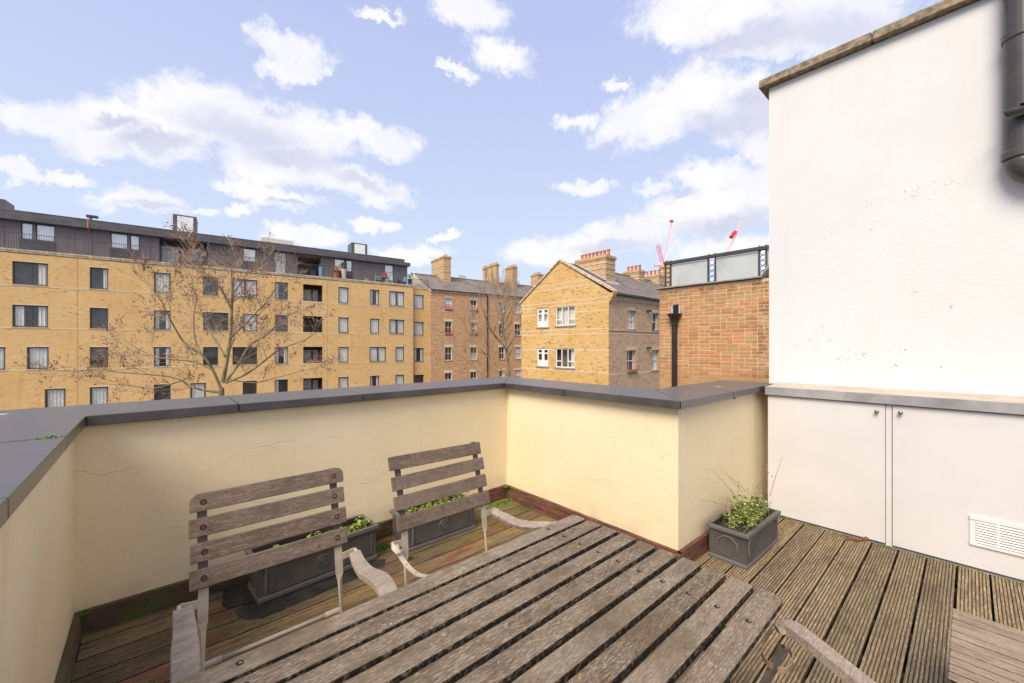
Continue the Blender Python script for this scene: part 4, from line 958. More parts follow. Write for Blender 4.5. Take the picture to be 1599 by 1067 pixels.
def window(parent, M, a, b_, c, d, y, fmat, split=1, fw=.07, r=rnd, cur=None, sash=False, curmat=None, arch=False):
    m = MB(M)
    m.box(a, y, c, b_, y+.06, c+fw); m.box(a, y, d-fw, b_, y+.06, d); m.box(a, y, c+fw, a+fw, y+.06, d-fw); m.box(b_-fw, y, c+fw, b_, y+.06, d-fw)
    if split == 2: q = (a+b_)/2-.15*(b_-a)*0; m.box(q-fw*.9, y-.004, c+fw, q+fw*.9, y+.056, d-fw)
    if sash:
        zc = (c+d)/2; m.box(a+fw, y-.01, zc-.025, b_-fw, y+.05, zc+.025); q = (a+b_)/2; m.box(q-.014, y+.01, zc+.025, q+.014, y+.05, d-fw); m.box(q-.014, y+.02, c+fw, q+.014, y+.05, zc-.025)
    f = m.build('window', fmat, parent)
    m = MB(M); m.poly([(a+fw*.5, y+.03, c+fw*.5), (b_-fw*.5, y+.03, c+fw*.5), (b_-fw*.5, y+.03, d-fw*.5), (a+fw*.5, y+.03, d-fw*.5)]); m.build('pane', M_GLASSR if cur == 'blind' else M_GLASS, f)
    m = MB(M); y2 = y+.55; A_, B_ = a-.05, b_+.05
    m.poly([(A_, y2, c), (B_, y2, c), (B_, y2, d), (A_, y2, d)]); m.poly([(A_, y+.07, c), (A_, y2, c), (A_, y2, d), (A_, y+.07, d)]); m.poly([(B_, y+.07, c), (B_, y2, c), (B_, y2, d), (B_, y+.07, d)])
    m.poly([(A_, y+.07, c), (B_, y+.07, c), (B_, y2, c), (A_, y2, c)]); m.poly([(A_, y+.07, d), (B_, y+.07, d), (B_, y2, d), (A_, y2, d)]); m.build('room', M_ROOM, f)
    cm = curmat or M_CURT; k = cur
    if k is None: k = r.choice(('full', 'full', 'sides', 'left', 'none', 'full'))
    y3 = y+.085
    if k == 'full': curtain(M, f, a, b_, c, d, y3, cm, r)
    if k == 'half': curtain(M, f, a, b_, c, (c+d)/2, y3, cm, r)
    if k in ('sides', 'left'): curtain(M, f, a, a+(b_-a)*.3, c, d, y3, cm, r)
    if k in ('sides', 'right'): curtain(M, f, b_-(b_-a)*.3, b_, c, d, y3, cm, r)
    if k == 'blind': m = MB(M); m.box(a, y3, c+(d-c)*.0, b_, y3+.01, d); m.build('blind', M_WPANEL, f)
    return f

# ---- A: long yellow brick apartments with zinc penthouse
F0 = Plane((-7.577, 42.789) if False else (0, 0), (1, 0))
D0 = 27.0; P0 = ray(0, HY)*D0; eA = Vector(((1700-CX)/FPX*AX[0]+AX[1], (1700-CX)/FPX*BX[0]+BX[1])).normalized()
angA = math.atan2(eA.y, eA.x)
FA = Plane(P0, eA); FA12 = Plane(P0, eA, .85); ID = lambda x, y, z: (x, y, z)
ab = thing('apartment_building', 'long yellow brick apartment block with dark zinc penthouse and roof terrace', 'building', (P0.x, P0.y, 0), angA)
ZP = 8.03
rowz = {1: (5.74, 7.30), 2: (2.86, 4.36), 3: (-.02, 1.50), 4: (-2.90, -1.42)}
cols = {1: [(19, 75, 2), (140, 169, 1), (240.2, 266.6, 1), (317, 340.6, 1), (363, 401.7, 2), (429, 449.7, 1), (473.4, 503.7, 0), (528.5, 544.5, 1), (578, 592.6, 1), (607.8, 631.4, 2)],
        2: [(19, 75, 2), (140, 169, 1), (240.2, 266.6, 1), (317, 356.7, 2), (379.4, 402, 1), (429, 449.7, 1), (473.4, 503.7, 0), (528.5, 544.5, 1), (578, 592.6, 1), (607.8, 631.4, 2)],
        3: [(-22, 8.3, 1), (41.7, 76, 1), (140, 169, 1), (240.2, 266.6, 1), (317, 340.6, 1), (363, 401.7, 2), (429, 449.7, 1), (473.4, 503.7, 0), (528.5, 544.5, 1), (577, 603, 2), (617.6, 631.4, 1)],
        4: [(69.8, 102.4, 1), (140, 169, 1), (240.2, 266.6, 1), (297, 321.6, 1), (379, 401, 1), (429, 449.7, 1), (473.4, 503.7, 0), (528.5, 544.5, 1), (578, 592.6, 1), (617.6, 631.4, 1)]}
rects = []
for k, lst in cols.items():
    for (a, b_, kind) in lst:
        rects.append((FA(a, HY)[0], FA(b_, HY)[0], rowz[k][0], rowz[k][1], kind, k, a))
UE = FA(645, HY)[0]; UE2 = FA(672, HY)[0]
facade_mesh([q for q in rects], -7., UE, -9, ZP, ID, .12).build('wall', M_YB, ab)
m = MB(); m.poly([(UE, 0, -9), (UE, 14, -9), (UE, 14, ZP), (UE, 0, ZP)]); m.poly([(-7, 14, -9), (UE, 14, -9), (UE, 14, ZP), (-7, 14, ZP)]); m.poly([(-7, 0, -9), (-7, 14, -9), (-7, 14, ZP), (-7, 0, ZP)]); m.build('wall', M_YB, ab)
rA = random.Random(31)
curs = {19: 'right', 140: 'none', 240.2: 'sides'}
for (a, b_, c, d, kind, row, pxa) in rects:
    if kind == 0:     # recessed loggia with railing
        m = MB(); y2 = 1.6
        m.poly([(a-.0, y2, c), (b_, y2, c), (b_, y2, d), (a, y2, d)]); m.poly([(a, .12, c), (a, y2, c), (a, y2, d), (a, .12, d)]); m.poly([(b_, .12, c), (b_, y2, c), (b_, y2, d), (b_, .12, d)]); m.poly([(a, .12, d), (b_, .12, d), (b_, y2, d), (a, y2, d)]); m.poly([(a, .12, c), (b_, .12, c), (b_, y2, c), (a, y2, c)])
        f = m.build('loggia', M_LOGGIA, ab)
        m = MB(); m.box(a, .05, c+.55, b_, .08, c+.58)
        n = int((b_-a)/.11)
        for i in range(1, n): x = a+(b_-a)*i/n; m.box(x-.008, .055, c, x+.008, .075, c+.55)
        m.build('railing', M_RAIL, f)
        m = MB(); m.box(a+.2, 1.5, c, a+.9, 1.58, d-.3); m.box(a+1.05, 1.5, c, a+1.5, 1.58, d-.3); m.build('french_window', M_CURT if row != 2 else M_ROOM, f)
        if row == 3:
            m = MB(); m.box(a+.3, -.02, c+.05, a+.85, .045, c+.2); m.box(a+.95, -.02, c+.05, a+1.5, .045, c+.2); m.build('window_box', M_POT, f)
        continue
    if row == 1 and pxa == 140: ck = 'right'
    elif row == 1 and pxa == 19: ck = 'right'
    elif pxa == 19: ck = 'sides'
    elif pxa > 500: ck = 'full' if rA.random() < .7 else 'sides'
    elif pxa in (41.7, 69.8): ck = 'full'
    else: ck = rA.choice(('none', 'none', 'left', 'full', 'sides'))
    window(ab, ID, a, b_, c, d, .10, M_FRAME, 2 if kind == 2 else 1, .08, rA, ck, curmat=(M_CURTW if rA.random() < .35 else M_CURT))
    m = MB(); m.box(a-.06, -.04, c-.055, b_+.06, .08, c-.003); m.build('sill', M_CORN, ab)
    m = MB(); m.box(a-.03, -.015, d+.002, b_+.03, .06, d+.05); m.build('lintel', M_BANDL, ab)
# string courses butt up to the window sills
for z in (5.66, 2.79, -.09):
    m = MB(); m.box(-7, -.014, z-.03, UE, .02, z+.03); m.build('string_course', M_BANDL, ab)
for px in (121, 321, 430, 511, 640):      # movement joints
    u = FA(px, HY)[0]
    if px in (121, 511, 430): m = MB(); m.box(u-.015, -.004, -9, u+.015, .01, ZP-.02); m.build('movement_joint', M_CORN if False else M_RAIL if False else plain('joint sealant', (.36, .24, .12), .8), ab)
m = MB(); m.box(-7, -.06, ZP, UE+.02, .35, ZP+.10); m.build('parapet_coping', M_CORN, ab)
m = MB(); m.box(-7, -.03, ZP-.12, UE, .02, ZP-.003); m.build('string_course', M_CORN, ab)
m = MB(); m.box(-7, .0, ZP-.2, UE, 14, ZP+.02); m.build('terrace_floor', M_STONEG, ab)
# end bay set back
eb0, eb1 = UE, UE2; PB = Plane(P0, eA, .35)
rb = [(PB(645.9, HY)[0]+.05, PB(661.8, HY)[0], z0-.12, z1-.12) for z0, z1 in rowz.values()]
MB_ = lambda x, y, z: (x, y+.35, z)
facade_mesh(rb, eb0, eb1, -9, 7.78, MB_, .12).build('wall', M_YB, ab)
for i, (a, b_, c, d) in enumerate(rb):
    window(ab, MB_, a, b_, c, d, .10, M_FRAME, 1, .08, rA, ('full', 'full', 'sides', 'none')[i])
    m = MB(MB_); m.box(a-.03, -.015, d+.002, b_+.03, .06, d+.05); m.build('lintel', M_BANDL, ab); m = MB(MB_); m.box(a-.03, -.03, c-.05, b_+.03, .06, c-.003); m.build('sill', M_CORN, ab)
m = MB(MB_); m.box(eb0+.03, -.05, 7.78, eb1, .3, 7.87); m.build('parapet_coping', M_CORN, ab)
m = MB(MB_); m.box(eb0+.03, .3, 7.6, eb1, 12, 7.78); m.build('terrace_floor', M_STONEG, ab)
for z in (5.55, 2.67, -.2): m = MB(MB_); m.box(eb0, -.014, z-.03, eb1, .02, z+.03); m.build('string_course', M_BANDL, ab)
# penthouse
zpt = 10.22; yp_ = 1.2; Mp = lambda x, y, z: (x, y+.85, z)
U1 = FA12(636, HY)[0]; U1r = FA12(640, HY)[0]
pw = [(32.6, 51.7, 'w'), (55.7, 86, 'w'), (172.6, 199.6, 'w'), (203, 218, 'w'), (379.5, 399.7, 'w'), (522.3, 538.6, 'w'), (540.9, 549.9, 'w'), (600.7, 614.2, 'w'), (427.9, 447.5, 'g'), (248.5, 325, 'r'), (463.9, 501, 'l')]
zb_ = ZP+.05; pr_ = []
for (a, b_, k) in pw:
    ua, ub = FA12(a, HY)[0], FA12(b_, HY)[0]; z0_ = {'w': ZP+.95, 'g': ZP+.1, 'r': ZP+.06, 'l': ZP+.06}[k]
    if a == 600.7: z0_ = ZP+.1
    pr_.append((ua, ub, z0_, zpt-.04, k))
facade_mesh(pr_, -7, U1, zb_, zpt, Mp, .12).build('cladding', M_CLAD, ab)
m = MB(Mp); m.poly([(U1, 0, zb_), (U1, 8, zb_), (U1, 8, zpt), (U1, 0, zpt)]); m.build('cladding', M_CLAD, ab)
for (a, b_, c, d, k) in pr_:
    if k == 'w':
        window(ab, Mp, a, b_, c, d, .04, M_RAIL, 1, .05, rA, 'blind')
        m = MB(Mp); m.box(a-.05, -.02, zb_, b_+.05, .0-.002, c-.03); m.build('infill_panel', M_ZINC, ab)
    elif k == 'g': window(ab, Mp, a, b_, c, d, .04, M_RAIL, 1, .04, rA, 'full')
    else:
        y2 = 1.5 if k == 'r' else 3.2
        m = MB(Mp); m.poly([(a, y2, c), (b_, y2, c), (b_, y2, d), (a, y2, d)]); m.poly([(a, .12, c), (a, y2, c), (a, y2, d), (a, .12, d)]); m.poly([(b_, .12, c), (b_, y2, c), (b_, y2, d), (b_, .12, d)]); m.build('recess', M_ZINC if k == 'r' else M_CLAD, ab)
        m = MB(Mp); m.poly([(a, .12, d), (b_, .12, d), (b_, y2, d), (a, y2, d)]); m.build('soffit', M_CORN if k == 'l' else M_ZINC, ab)
        if k == 'r':
            Fr = Plane(P0, eA, .85+1.35)
            for (p, q, zz0) in ((252.4, 278.9, c+.02), (295.7, 317.7, c+.75)):
                ua, ub = Fr(p, HY)[0], Fr(q, HY)[0]; m = MB(Mp); m.box(ua, 1.38, zz0, ub, 1.45, d-.35); m.build('window_blind', M_WPANEL, ab)
        else:
            m = MB(Mp); m.box(a+.2, 3.1, c, a+1.3, 3.15, c+1.3); m.box(a+1.6, 3.1, c, a+2.2, 3.15, c+1.3); m.build('window_blind', M_CURT, ab)
for px in (7, 117, 144, 235, 352, 412, 459, 513, 567, 583, 625):
    u = FA12(px, HY)[0]; m = MB(Mp); m.box(u-.012, -.012, zb_, u+.012, -.002, zpt-.02); m.build('cladding_joint', M_ZINC, ab)
Fe = Plane(P0, eA, .35)
m = MB(); ue = Fe(641, HY)[0]
m.prism([(-7.5, .35, 10.18), (-7.5, .35, 10.52), (-7.5, .62, 10.52), (-7.5, .62, 10.86), (-7.5, 9.5, 10.95), (-7.5, 9.5, 10.3), (-7.5, 1.0, 10.24)], (ue+7.5-.55, 0, 0)); m.build('roof', M_ZINC, ab)
m = MB(); m.prism([(ue-.548, .35, 10.18), (ue-.548, .35, 10.52), (ue-.548, 9.5, 10.6), (ue-.548, 9.5, 10.3)], (.55, 0, 0)); m.build('roof', M_ZINC, ab)
# pale metal drip lines along the fascia
m = MB(); m.box(-7.5, .60, 10.865, ue-.56, .66, 10.885); m.box(-7.5, .34, 10.525, ue-.56, .40, 10.54); m.build('roof_trim', M_STONEG, ab)
# terrace railing
m = MB(); m.box(-7, .02, ZP+1.17, UE+.0, .06, ZP+1.20); m.build('top_rail', M_RAIL, ab)
m = MB(); n = int((UE+7)/.115)
for i in range(n+1): u = -7+(UE+7)*i/n; m.box(u-.008, .032, ZP+.1, u+.008, .048, ZP+1.17)
m.build('balusters', M_RAIL, ab)
m = MB(MB_); m.box(eb0+.05, .02, 8.86, eb1-.05, .06, 8.89); n = 16
for i in range(n+1): u = eb0+.05+(eb1-eb0-.1)*i/n; m.box(u-.012, .028, 7.87, u+.012, .052, 8.86)
m.build('balusters', M_RAIL, ab)
# roof lights, flues and the red hose
def roofbox(pxa, pxb, off, z1, dpt=1.6, light=True, cap=False):
    F = Plane(P0, eA, off); a, b_ = F(pxa, HY)[0], F(pxb, HY)[0]
    m = MB(); m.box(a, off, 10.8, b_, off+dpt, z1); o = m.build('rooflight', M_ZINC, ab)
    if light:
        m = MB(); w_ = (b_-a)*.12; m.box(a+w_*1.5, off-.02, 10.86, b_-w_*1.2, off-.003, z1-.12); m.build('white_face', M_WPANEL, o)  # white panel on the front of the rooflight box
roofbox(270, 307, 1.6, FA(288, 339)[1]+.53); roofbox(549, 573.5, 1.6, Plane(P0, eA, 1.6)(560, 380)[1]); roofbox(-20, 7.5, 2.0, Plane(P0, eA, 2.)(3, 311)[1], light=False)
z_ = Plane(P0, eA, .85)(140, 334)[1]; a = FA12(132, HY)[0]; m = MB(); m.box(a, 1.2, z_-.16, a+.62, 1.5, z_); m.box(a+.18, 1.25, 10.7, a+.3, 1.4, z_-.16); m.build('flue_cap', M_RAIL, ab)
a = FA(135.5, HY)[0]; m = MB(); m.tube([(a, .33, 10.9), (a, .32, 10.2), (a+.02, .9, 9.9), (a, 1.15, 9.35)], .035, 6); m.build('red_hose', plain('red hose', (.62, .20, .13), .6), ab)
F = Plane(P0, eA, 3.); a, b_ = F(408, HY)[0], F(458, HY)[0]; m = MB(); m.box(a, 3, 10.9, b_, 4, F(430, 373)[1]); m.build('rooflight', M_RENDER, ab)

# things on the penthouse terrace
MA = Matrix.Translation((P0.x, P0.y, 0)) @ Matrix.Rotation(angA, 4, 'Z')
def onterrace(px, off=.55):
    u = Plane(P0, eA, off)(px, HY)[0]; return MA @ Vector((u, off, ZP+.03))
def bush(name, label, px, h, rad, potm, poth, potr, mat, seed, off=.5):
    p = onterrace(px, off); t = thing(name, label, 'plant', tuple(p), angA)
    m = MB(); m.lathe((0, 0, 0), [(potr*.75, 0), (potr, poth), (potr*.85, poth)], 12); m.build('pot', potm, t)
    r = random.Random(seed); m = MB()
    for i in range(170):
        v = Vector((r.gauss(0, 1), r.gauss(0, 1), r.gauss(0, 1))).normalized()*r.uniform(.3, 1)
        c = Vector((v.x*rad, v.y*rad, poth+h*.5+v.z*h*.5)); leaf(m, c, rv(r), rv(r), .10, .06)
    tag(m.build('foliage', mat, t), kind='stuff')
bush('potted_shrub', 'dark conifer in tall pale square planter behind the terrace railing', 537, .85, .32, M_CURTW, 1.05, .24, M_BUSH, 1)
bush('potted_plant', 'brown pink potted plant beside the terrace conifer', 525, .75, .35, M_POT, .65, .26, M_PINKFL, 2)
bush('potted_plant', 'small yellow flowered plant in light blue pot near the loggia', 501, .3, .2, M_BLUEP, 1.15, .2, M_LEAF2, 3, .9)
bush('potted_plant', 'low plant in turquoise pot on the terrace edge', 573, .15, .18, M_GREENP, .35, .24, M_PINKFL, 4, .3)
bush('potted_plant', 'yellow blossoming plant at the right end of the terrace', 640, .5, .22, M_NAVY, .8, .22, plain('yellow blossom', (.75, .60, .12), .6), 5, .7)
def far_chair(px, label, mat, off=.7, rz=0.):
    p = onterrace(px, off); t = thing('plastic_chair', label, 'chair', tuple(p), angA+rz, 'plastic chairs on the penthouse terrace')
    m = MB(); m.box(-.25, -.25, .40, .25, .25, .44); m.build('seat', mat, t); m = MB(); m.box(-.25, .22, .44, .25, .26, .95); m.build('backrest', mat, t)
    for sx in (-.23, .23):
        for sy in (-.23, .23): m = MB(); m.box(sx-.02, sy-.02, 0, sx+.02, sy+.02, .66 if sy < 0 else .4); m.build('leg', mat, t)
        m = MB(); m.box(sx-.03, -.25, .64, sx+.03, .24, .68); m.build('armrest', mat, t)
far_chair(591, 'pale green plastic chair left of the terrace table', M_GREENP, .8, .8); far_chair(609, 'white plastic chair right of the terrace table', M_WPL, .7, -.3)
far_chair(623, 'navy chair beside the white plastic chair on the terrace', M_NAVY, .9, .2); far_chair(631, 'light blue chair at the end of the terrace', M_BLUEP, .6, -.5)
p = onterrace(601, .8); t = thing('terrace_table', 'small round green table between the plastic terrace chairs', 'table', tuple(p), angA)
m = MB(); m.lathe((0, 0, 0), [(.45, .70), (.45, .73)], 16); m.build('table_top', M_GREENP, t); m = MB(); m.tube([(0, 0, 0), (0, 0, .7)], .04, 8); m.build('leg', M_GREENP, t)
m = MB(); m.lathe(tuple(p+Vector((.0, 0, .735))), [(.10, 0), (.22, .12), (.20, .42), (.08, .5)], 12); tag(m.build('red_bucket', M_REDP), 'red container standing on the small terrace table', 'bucket')

# ---- B: red brown mansion block with tall chimneys
mb_ = thing('mansion_block', 'red brown brick mansion block with slate roof and tall chimney stacks', 'building', (P0.x, P0.y, 0), angA)
b0, b1 = UE2+.02, 50.; ZE = 7.80
cw = [(695, 705.7), (735, 745), (779.5, 788), (804, 813.5)]; rz_ = [(5.72, 6.98), (2.93, 4.36), (-.04, 1.46), (-2.95, -1.45)]
rects = [(FA(a, HY)[0], FA(b_, HY)[0], c, d) for (a, b_) in cw for (c, d) in rz_]
facade_mesh(rects, b0, b1, -9, ZE, ID, .12).build('wall', M_RB, mb_)
m = MB(); m.poly([(b0, 0, -9), (b0, 10, -9), (b0, 10, ZE), (b0, 0, ZE)]); m.poly([(b1, 0, -9), (b1, 10, -9), (b1, 10, ZE), (b1, 0, ZE)]); m.build('wall', M_RB, mb_)
for i, (a, b_, c, d) in enumerate(rects):
    window(mb_, ID, a, b_, c, d, .09, M_WFRAME, 1, .055, rA, rA.choice(('full', 'half', 'none', 'sides')), sash=True)
    m = MB(); m.box(a-.1, -.05, c-.09, b_+.1, .08, c-.003); m.build('sill', M_STONEG, mb_)
    m = MB(); m.box(a-.15, -.012, d+.003, b_+.15, .06, d+.26); m.build('lintel', M_BANDL if i % 4 else M_CORN, mb_)
    if i in (0, 4, 1, 5):
        m = MB(); m.box(a, -.14, c, b_, -.02, c+.14); o = m.build('window_box', M_POT, mb_)
        m = MB(); r = random.Random(i)
        for k in range(60): leaf(m, Vector((r.uniform(a, b_), -.08, c+.14+r.uniform(0, .2))), rv(r), rv(r), .09, .06)
        tag(m.build('blooms', M_FLOWER, mb_), kind='stuff')
for z, h in ((5.45, .07), (4.1, .06), (3.75, .05), (2.62, .08), (2.40, .05), (1.28, .06), (-.30, .06), (-1.75, .05), (6.55, .05)):
    segs = [b0]+[v for (a, b_) in cw for v in (FA(a, HY)[0]-.25, FA(b_, HY)[0]+.25)]+[b1]
    inwin = any(c-.2 < z < d+.2 for c, d in rz_)
    if inwin:
        runs = list(zip(segs[::2], segs[1::2]))
    else: runs = [(b0, b1)]
    for a, b_ in runs: m = MB(); m.box(a, -.006 if inwin else -.012, z-h/2, b_, .02, z+h/2); m.build('brick_band', plain('pale buff brick band', (.62, .44, .26), .9, .15, 4.) if z == 5.45 else bpy.data.materials['pale buff brick band'], mb_)
m = MB(); m.box(b0, -.12, ZE-.22, b1, .02, ZE-.06); m.build('cornice', M_CORN, mb_)
m = MB(); m.box(b0, -.24, ZE-.055, b1, -.10, ZE+.04); m.build('gutter', M_BLACK, mb_)
def slate_roof(parent, a, b_, y0, z0, y1, z1, M=ID, seed=1, pitch=.30, wdt=.42):
    """courses of overlapping slates, each course proud of the one below, cut into uneven slates"""
    r = random.Random(seed); m = MB(M); n = int(math.hypot(y1-y0, z1-z0)/pitch)
    for i in range(n):
        t0, t1 = i/n, (i+1.12)/n; x = a-r.uniform(0, wdt)
        while x < b_:
            xe = min(x+wdt-.008, b_); xs_ = max(x, a); l = r.uniform(.0, .016)
            if xe > xs_+.02:
                q = lambda t, h: (y0+(y1-y0)*t, z0+(z1-z0)*t+h)
                (ya, za), (yb, zb2) = q(t0, .035+l), q(min(t1, 1.), .008); (yc, zc) = q(t0, .0)
                m.poly([(xs_, ya, za), (xe, ya, za), (xe, yb, zb2), (xs_, yb, zb2)]); m.poly([(xs_, yc, zc), (xe, yc, zc), (xe, ya, za), (xs_, ya, za)])
            x += wdt
    return tag(m.build('roof', M_ROOF, parent), kind='stuff')
YR = 5.0; ZR = 10.25; rg0 = Plane(P0, eA, YR)(648.5, HY)[0]
slate_roof(mb_, b0-.02, b1, -.15, ZE+.02, YR, ZR, seed=2)
m = MB(); m.poly([(b0, YR, ZR), (b1, YR, ZR), (b1, 10.2, ZE), (b0, 10.2, ZE)]); m.build('roof', M_ROOF0, mb_)
m = MB(); m.prism([(b0-.03, -.1, ZE-.05), (b0-.03, YR, ZR+.02), (b0-.03, 10, ZE-.05)], (.03, 0, 0)); m.build('gable', M_RENDER, mb_)
m = MB(); m.tube([(b0-.3, YR, ZR+.03), (b1, YR, ZR+.03)], .09, 8); m.build('ridge', M_ROOF0, mb_)
# raised white gable seen over the end bay
xg = PB(645, HY)[0]
g0 = Plane(P0, eA, 5.)
m = MB(); a = g0(643, HY)[0]; c_ = g0(648.5, HY)[0]; zt = g0(648.5, 423)[1]; zb3 = g0(645, 437)[1]
m.prism([(b0-.06, 2.7, 8.7), (b0-.06, 5.0, zt-.12), (b0-.06, 7.0, 8.7)], (.03, 0, 0)); m.build('gable', M_RENDER, mb_)
m = MB(); m.box(FA(760.8, HY)[0]-.05, -.12, -9, FA(760.8, HY)[0]+.05, -.02, ZE-.06); m.build('downpipe', M_BLACK, mb_)
def chimney(parent, u0, u1, y0, y1, zb, zt, npots, along='y', pots=M_CHB, M=ID, mat=M_CHB, poth=.38, name='chimney', pr=.11):
    m = MB(M); m.box(u0, y0, zb, u1, y1, zt-.30)
    o = m.build(name, mat, parent)
    H = zt-zb
    for f_ in (.35, .55, .72):
        z = zb+H*f_; m = MB(M); m.box(u0-.03, y0-.03, z, u1+.03, y1+.03, z+.07); m.build('brick_band', M_CORN, o)
    m = MB(M); m.box(u0-.05, y0-.05, zt-.30, u1+.05, y1+.05, zt-.20); m.box(u0-.09, y0-.09, zt-.20, u1+.09, y1+.09, zt-.08); m.box(u0-.04, y0-.04, zt-.08, u1+.04, y1+.04, zt); m.build('cap', mat, o)
    n = max(1, npots)
    for i in range(n):
        if along == 'y': c = ((u0+u1)/2, y0+(y1-y0)*(i+.5)/n)
        else: c = (u0+(u1-u0)*(i+.5)/n, (y0+y1)/2)
        m = MB(M); m.lathe((c[0], c[1], zt), [(pr*1.05, 0), (pr*.9, .05), (pr*.75, poth*.7), (pr, poth*.86), (pr, poth), (pr*.6, poth)], 10); m.build('chimney_pot', pots, o)
    return o
def stackB(pa, pb, pc, off, py_top, n, zb=8.2):
    F = Plane(P0, eA, off); u0 = F(pb, HY)[0]; u1 = F(pc, HY)[0]
    # depth of the side face: far left edge seen at pa on the plane u = u0
    d = ray(pa, HY); q = MA.inverted().to_3x3() @ Vector((d.x, d.y, 0)); o_ = MA.inverted() @ Vector((0, 0, 0)); t = (u0-o_.x)/q.x; y1 = (o_+q*t).y
    y1 = min(max(y1, off+.6), off+3.6); chimney(mb_, u0, u1, off, y1, zb, F(pb, py_top)[1], n, 'y', M_CHB, poth=.25, pr=.13)
stackB(672, 693, 704, 3.0, 399.5, 6); stackB(761, 775, 779, 3.4, 411.5, 4); stackB(789, 801, 807.5, 3.4, 415.5, 4); stackB(829, 840, 848, 3.4, 427, 5)
stackB(754.5, 757.5, 760.3, 6.0, 417.5, 2)
m = MB(); F = Plane(P0, eA, 9.); m.box(F(716, HY)[0], 9, 8, F(728, HY)[0], 9.8, F(722, 430)[1]); m.build('chimney', M_RENDER, mb_)
for (px, off) in ((697, 2.9), (705, 2.9)):
    pass
m = MB(); u = Plane(P0, eA, 3.0)(682, HY)[0]; m.box(u+.2, 2.78, 9.15, u+2.0, 3.02, 9.27); m.build('lead_flashing', M_LEADF, mb_)

# ---- C: yellow gable building
XG, YG = 22.0, 15.44; YGL = 23.69
gb = thing('gable_building', 'yellow brick gable fronted house with white casement windows and big chimney', 'building', (XG, YG, 0))
Mg = lambda u, d, z: (d, u, z)                    # front: along +Y, depth +X
Wg = YGL-YG; ap = 19.608-YG; zke, zap = 4.98, 7.70
gw = [(20.024, 18.216, 3.03, 4.38, 'tri'), (21.944, 21.944-1.18, 3.00, 4.42, 'dbl'), (20.042, 18.273, .03, 1.40, 'tri'), (21.944, 21.944-1.18, .06, 1.42, 'dbl')]
rects = [(b_-YG, a-YG, c, d, k) for (a, b_, c, d, k) in gw]
facade_mesh(rects, 0, Wg, -9, zke, Mg, .1).build('wall', M_GB, gb)
m = MB(Mg); m.prism([(-.1, 0, zke), (Wg, 0, zke), (ap, 0, zap)], (0, .34, 0)); m.build('gable', M_GB, gb)
for (a, b_, c, d, k) in rects:
    if k == 'tri':
        t1, t2 = a+(b_-a)*.36, a+(b_-a)*.68; m = MB(Mg); fw = .07; y = .05
        m.box(a, y, c, b_, y+.06, c+fw); m.box(a, y, d-fw, b_, y+.06, d)
        for q in (a, t1-fw/2, t2-fw/2, b_-fw): m.box(q, y-.002, c+fw, q+fw, y+.058, d-fw)
        for (p, q) in ((a+fw, t1-fw/2), (t2+fw/2, b_-fw)): m.box(p, y-.004, c+.42, q, y+.054, c+.42+fw)
        f = m.build('window', M_WFRAME, gb)
    else:
        m = MB(Mg); y = .05; q = (a+b_)/2
        m.box(a, y, c, b_, y+.06, c+.44); m.box(a, y, d-.14, b_, y+.06, d); m.box(a, y-.006, c+.40, b_, y+.056, c+.46)
        for (p0, p1) in ((a, a+.12), (q-.13, q+.13), (b_-.12, b_)): m.box(p0, y-.002, c+.44, p1, y+.058, d-.14)
        m.box(a+.12, y-.004, d-.44, q-.13, y+.056, d-.34); m.box(q+.13, y-.004, d-.44, b_-.12, y+.056, d-.34); m.box(q-.012, y-.012, c, q+.012, y-.003, d)
        f = m.build('window', M_WFRAME, gb)
    m = MB(Mg); m.poly([(a+.03, .08, c+.03), (b_-.03, .08, c+.03), (b_-.03, .08, d-.03), (a+.03, .08, d-.03)]); m.build('pane', M_GLASS, f)
    m = MB(Mg); y2 = .6; m.poly([(a, y2, c), (b_, y2, c), (b_, y2, d), (a, y2, d)]); m.poly([(a, .12, c), (a, y2, c), (a, y2, d), (a, .12, d)]); m.poly([(b_, .12, c), (b_, y2, c), (b_, y2, d), (b_, .12, d)]); m.poly([(a, .12, d), (b_, .12, d), (b_, y2, d), (a, y2, d)]); m.poly([(a, .12, c), (b_, .12, c), (b_, y2, c), (a, y2, c)]); m.build('room', M_ROOM, f)
    if c > 2: curtain(Mg, f, a, b_, c, d, .25, M_CURTW, rA)
    elif k == 'tri': curtain(Mg, f, a, a+.5, c, d, .25, M_CURT, rA)
    m = MB(Mg); m.box(a-.06, -.06, c-.10, b_+.06, .08, c-.003); m.build('sill', M_STONEG, gb)
m = MB(Mg)
def gband(z, h=.055, a=0., b_=None, parent=gb, Mx=Mg):
    b_ = Wg if b_ is None else b_; mm = MB(Mx); cuts = [(q[0]-.02, q[1]+.02) for q in rects if q[2]-.1 < z < q[3]+.05]; cuts.sort(); x = a
    
    for p, q in cuts+[(b_, b_)]: mm = MB(Mx); mm.box(x, -.007, z-h/2, p, .02, z+h/2); mm.build('brick_band', M_BANDL, parent); x = q
for z in (4.745, 4.46, 3.93, 2.72, 2.40, 1.30, -.17): gband(z, .05)
gband(5.72, .05, ap-ap*(zap-5.72)/(zap-zke), ap+(Wg-ap)*(zap-5.72)/(zap-zke)); gband(6.05, .05, ap-ap*(zap-6.05)/(zap-zke), ap+(Wg-ap)*(zap-6.05)/(zap-zke))
# copings up the gable
for (ua, za, ub, zb4) in ((-.45, zke+.02, ap, zap), (Wg+.1, zke-.02, ap, zap)):
    m = MB(Mg); m.hexa([(ua, -.10, za), (ub, -.10, zb4), (ub, .35, zb4), (ua, .35, za), (ua, -.10, za+.14), (ub, -.10, zb4+.14), (ub, .35, zb4+.14), (ua, .35, za+.14)]); m.build('gable_coping', M_CORN, gb)
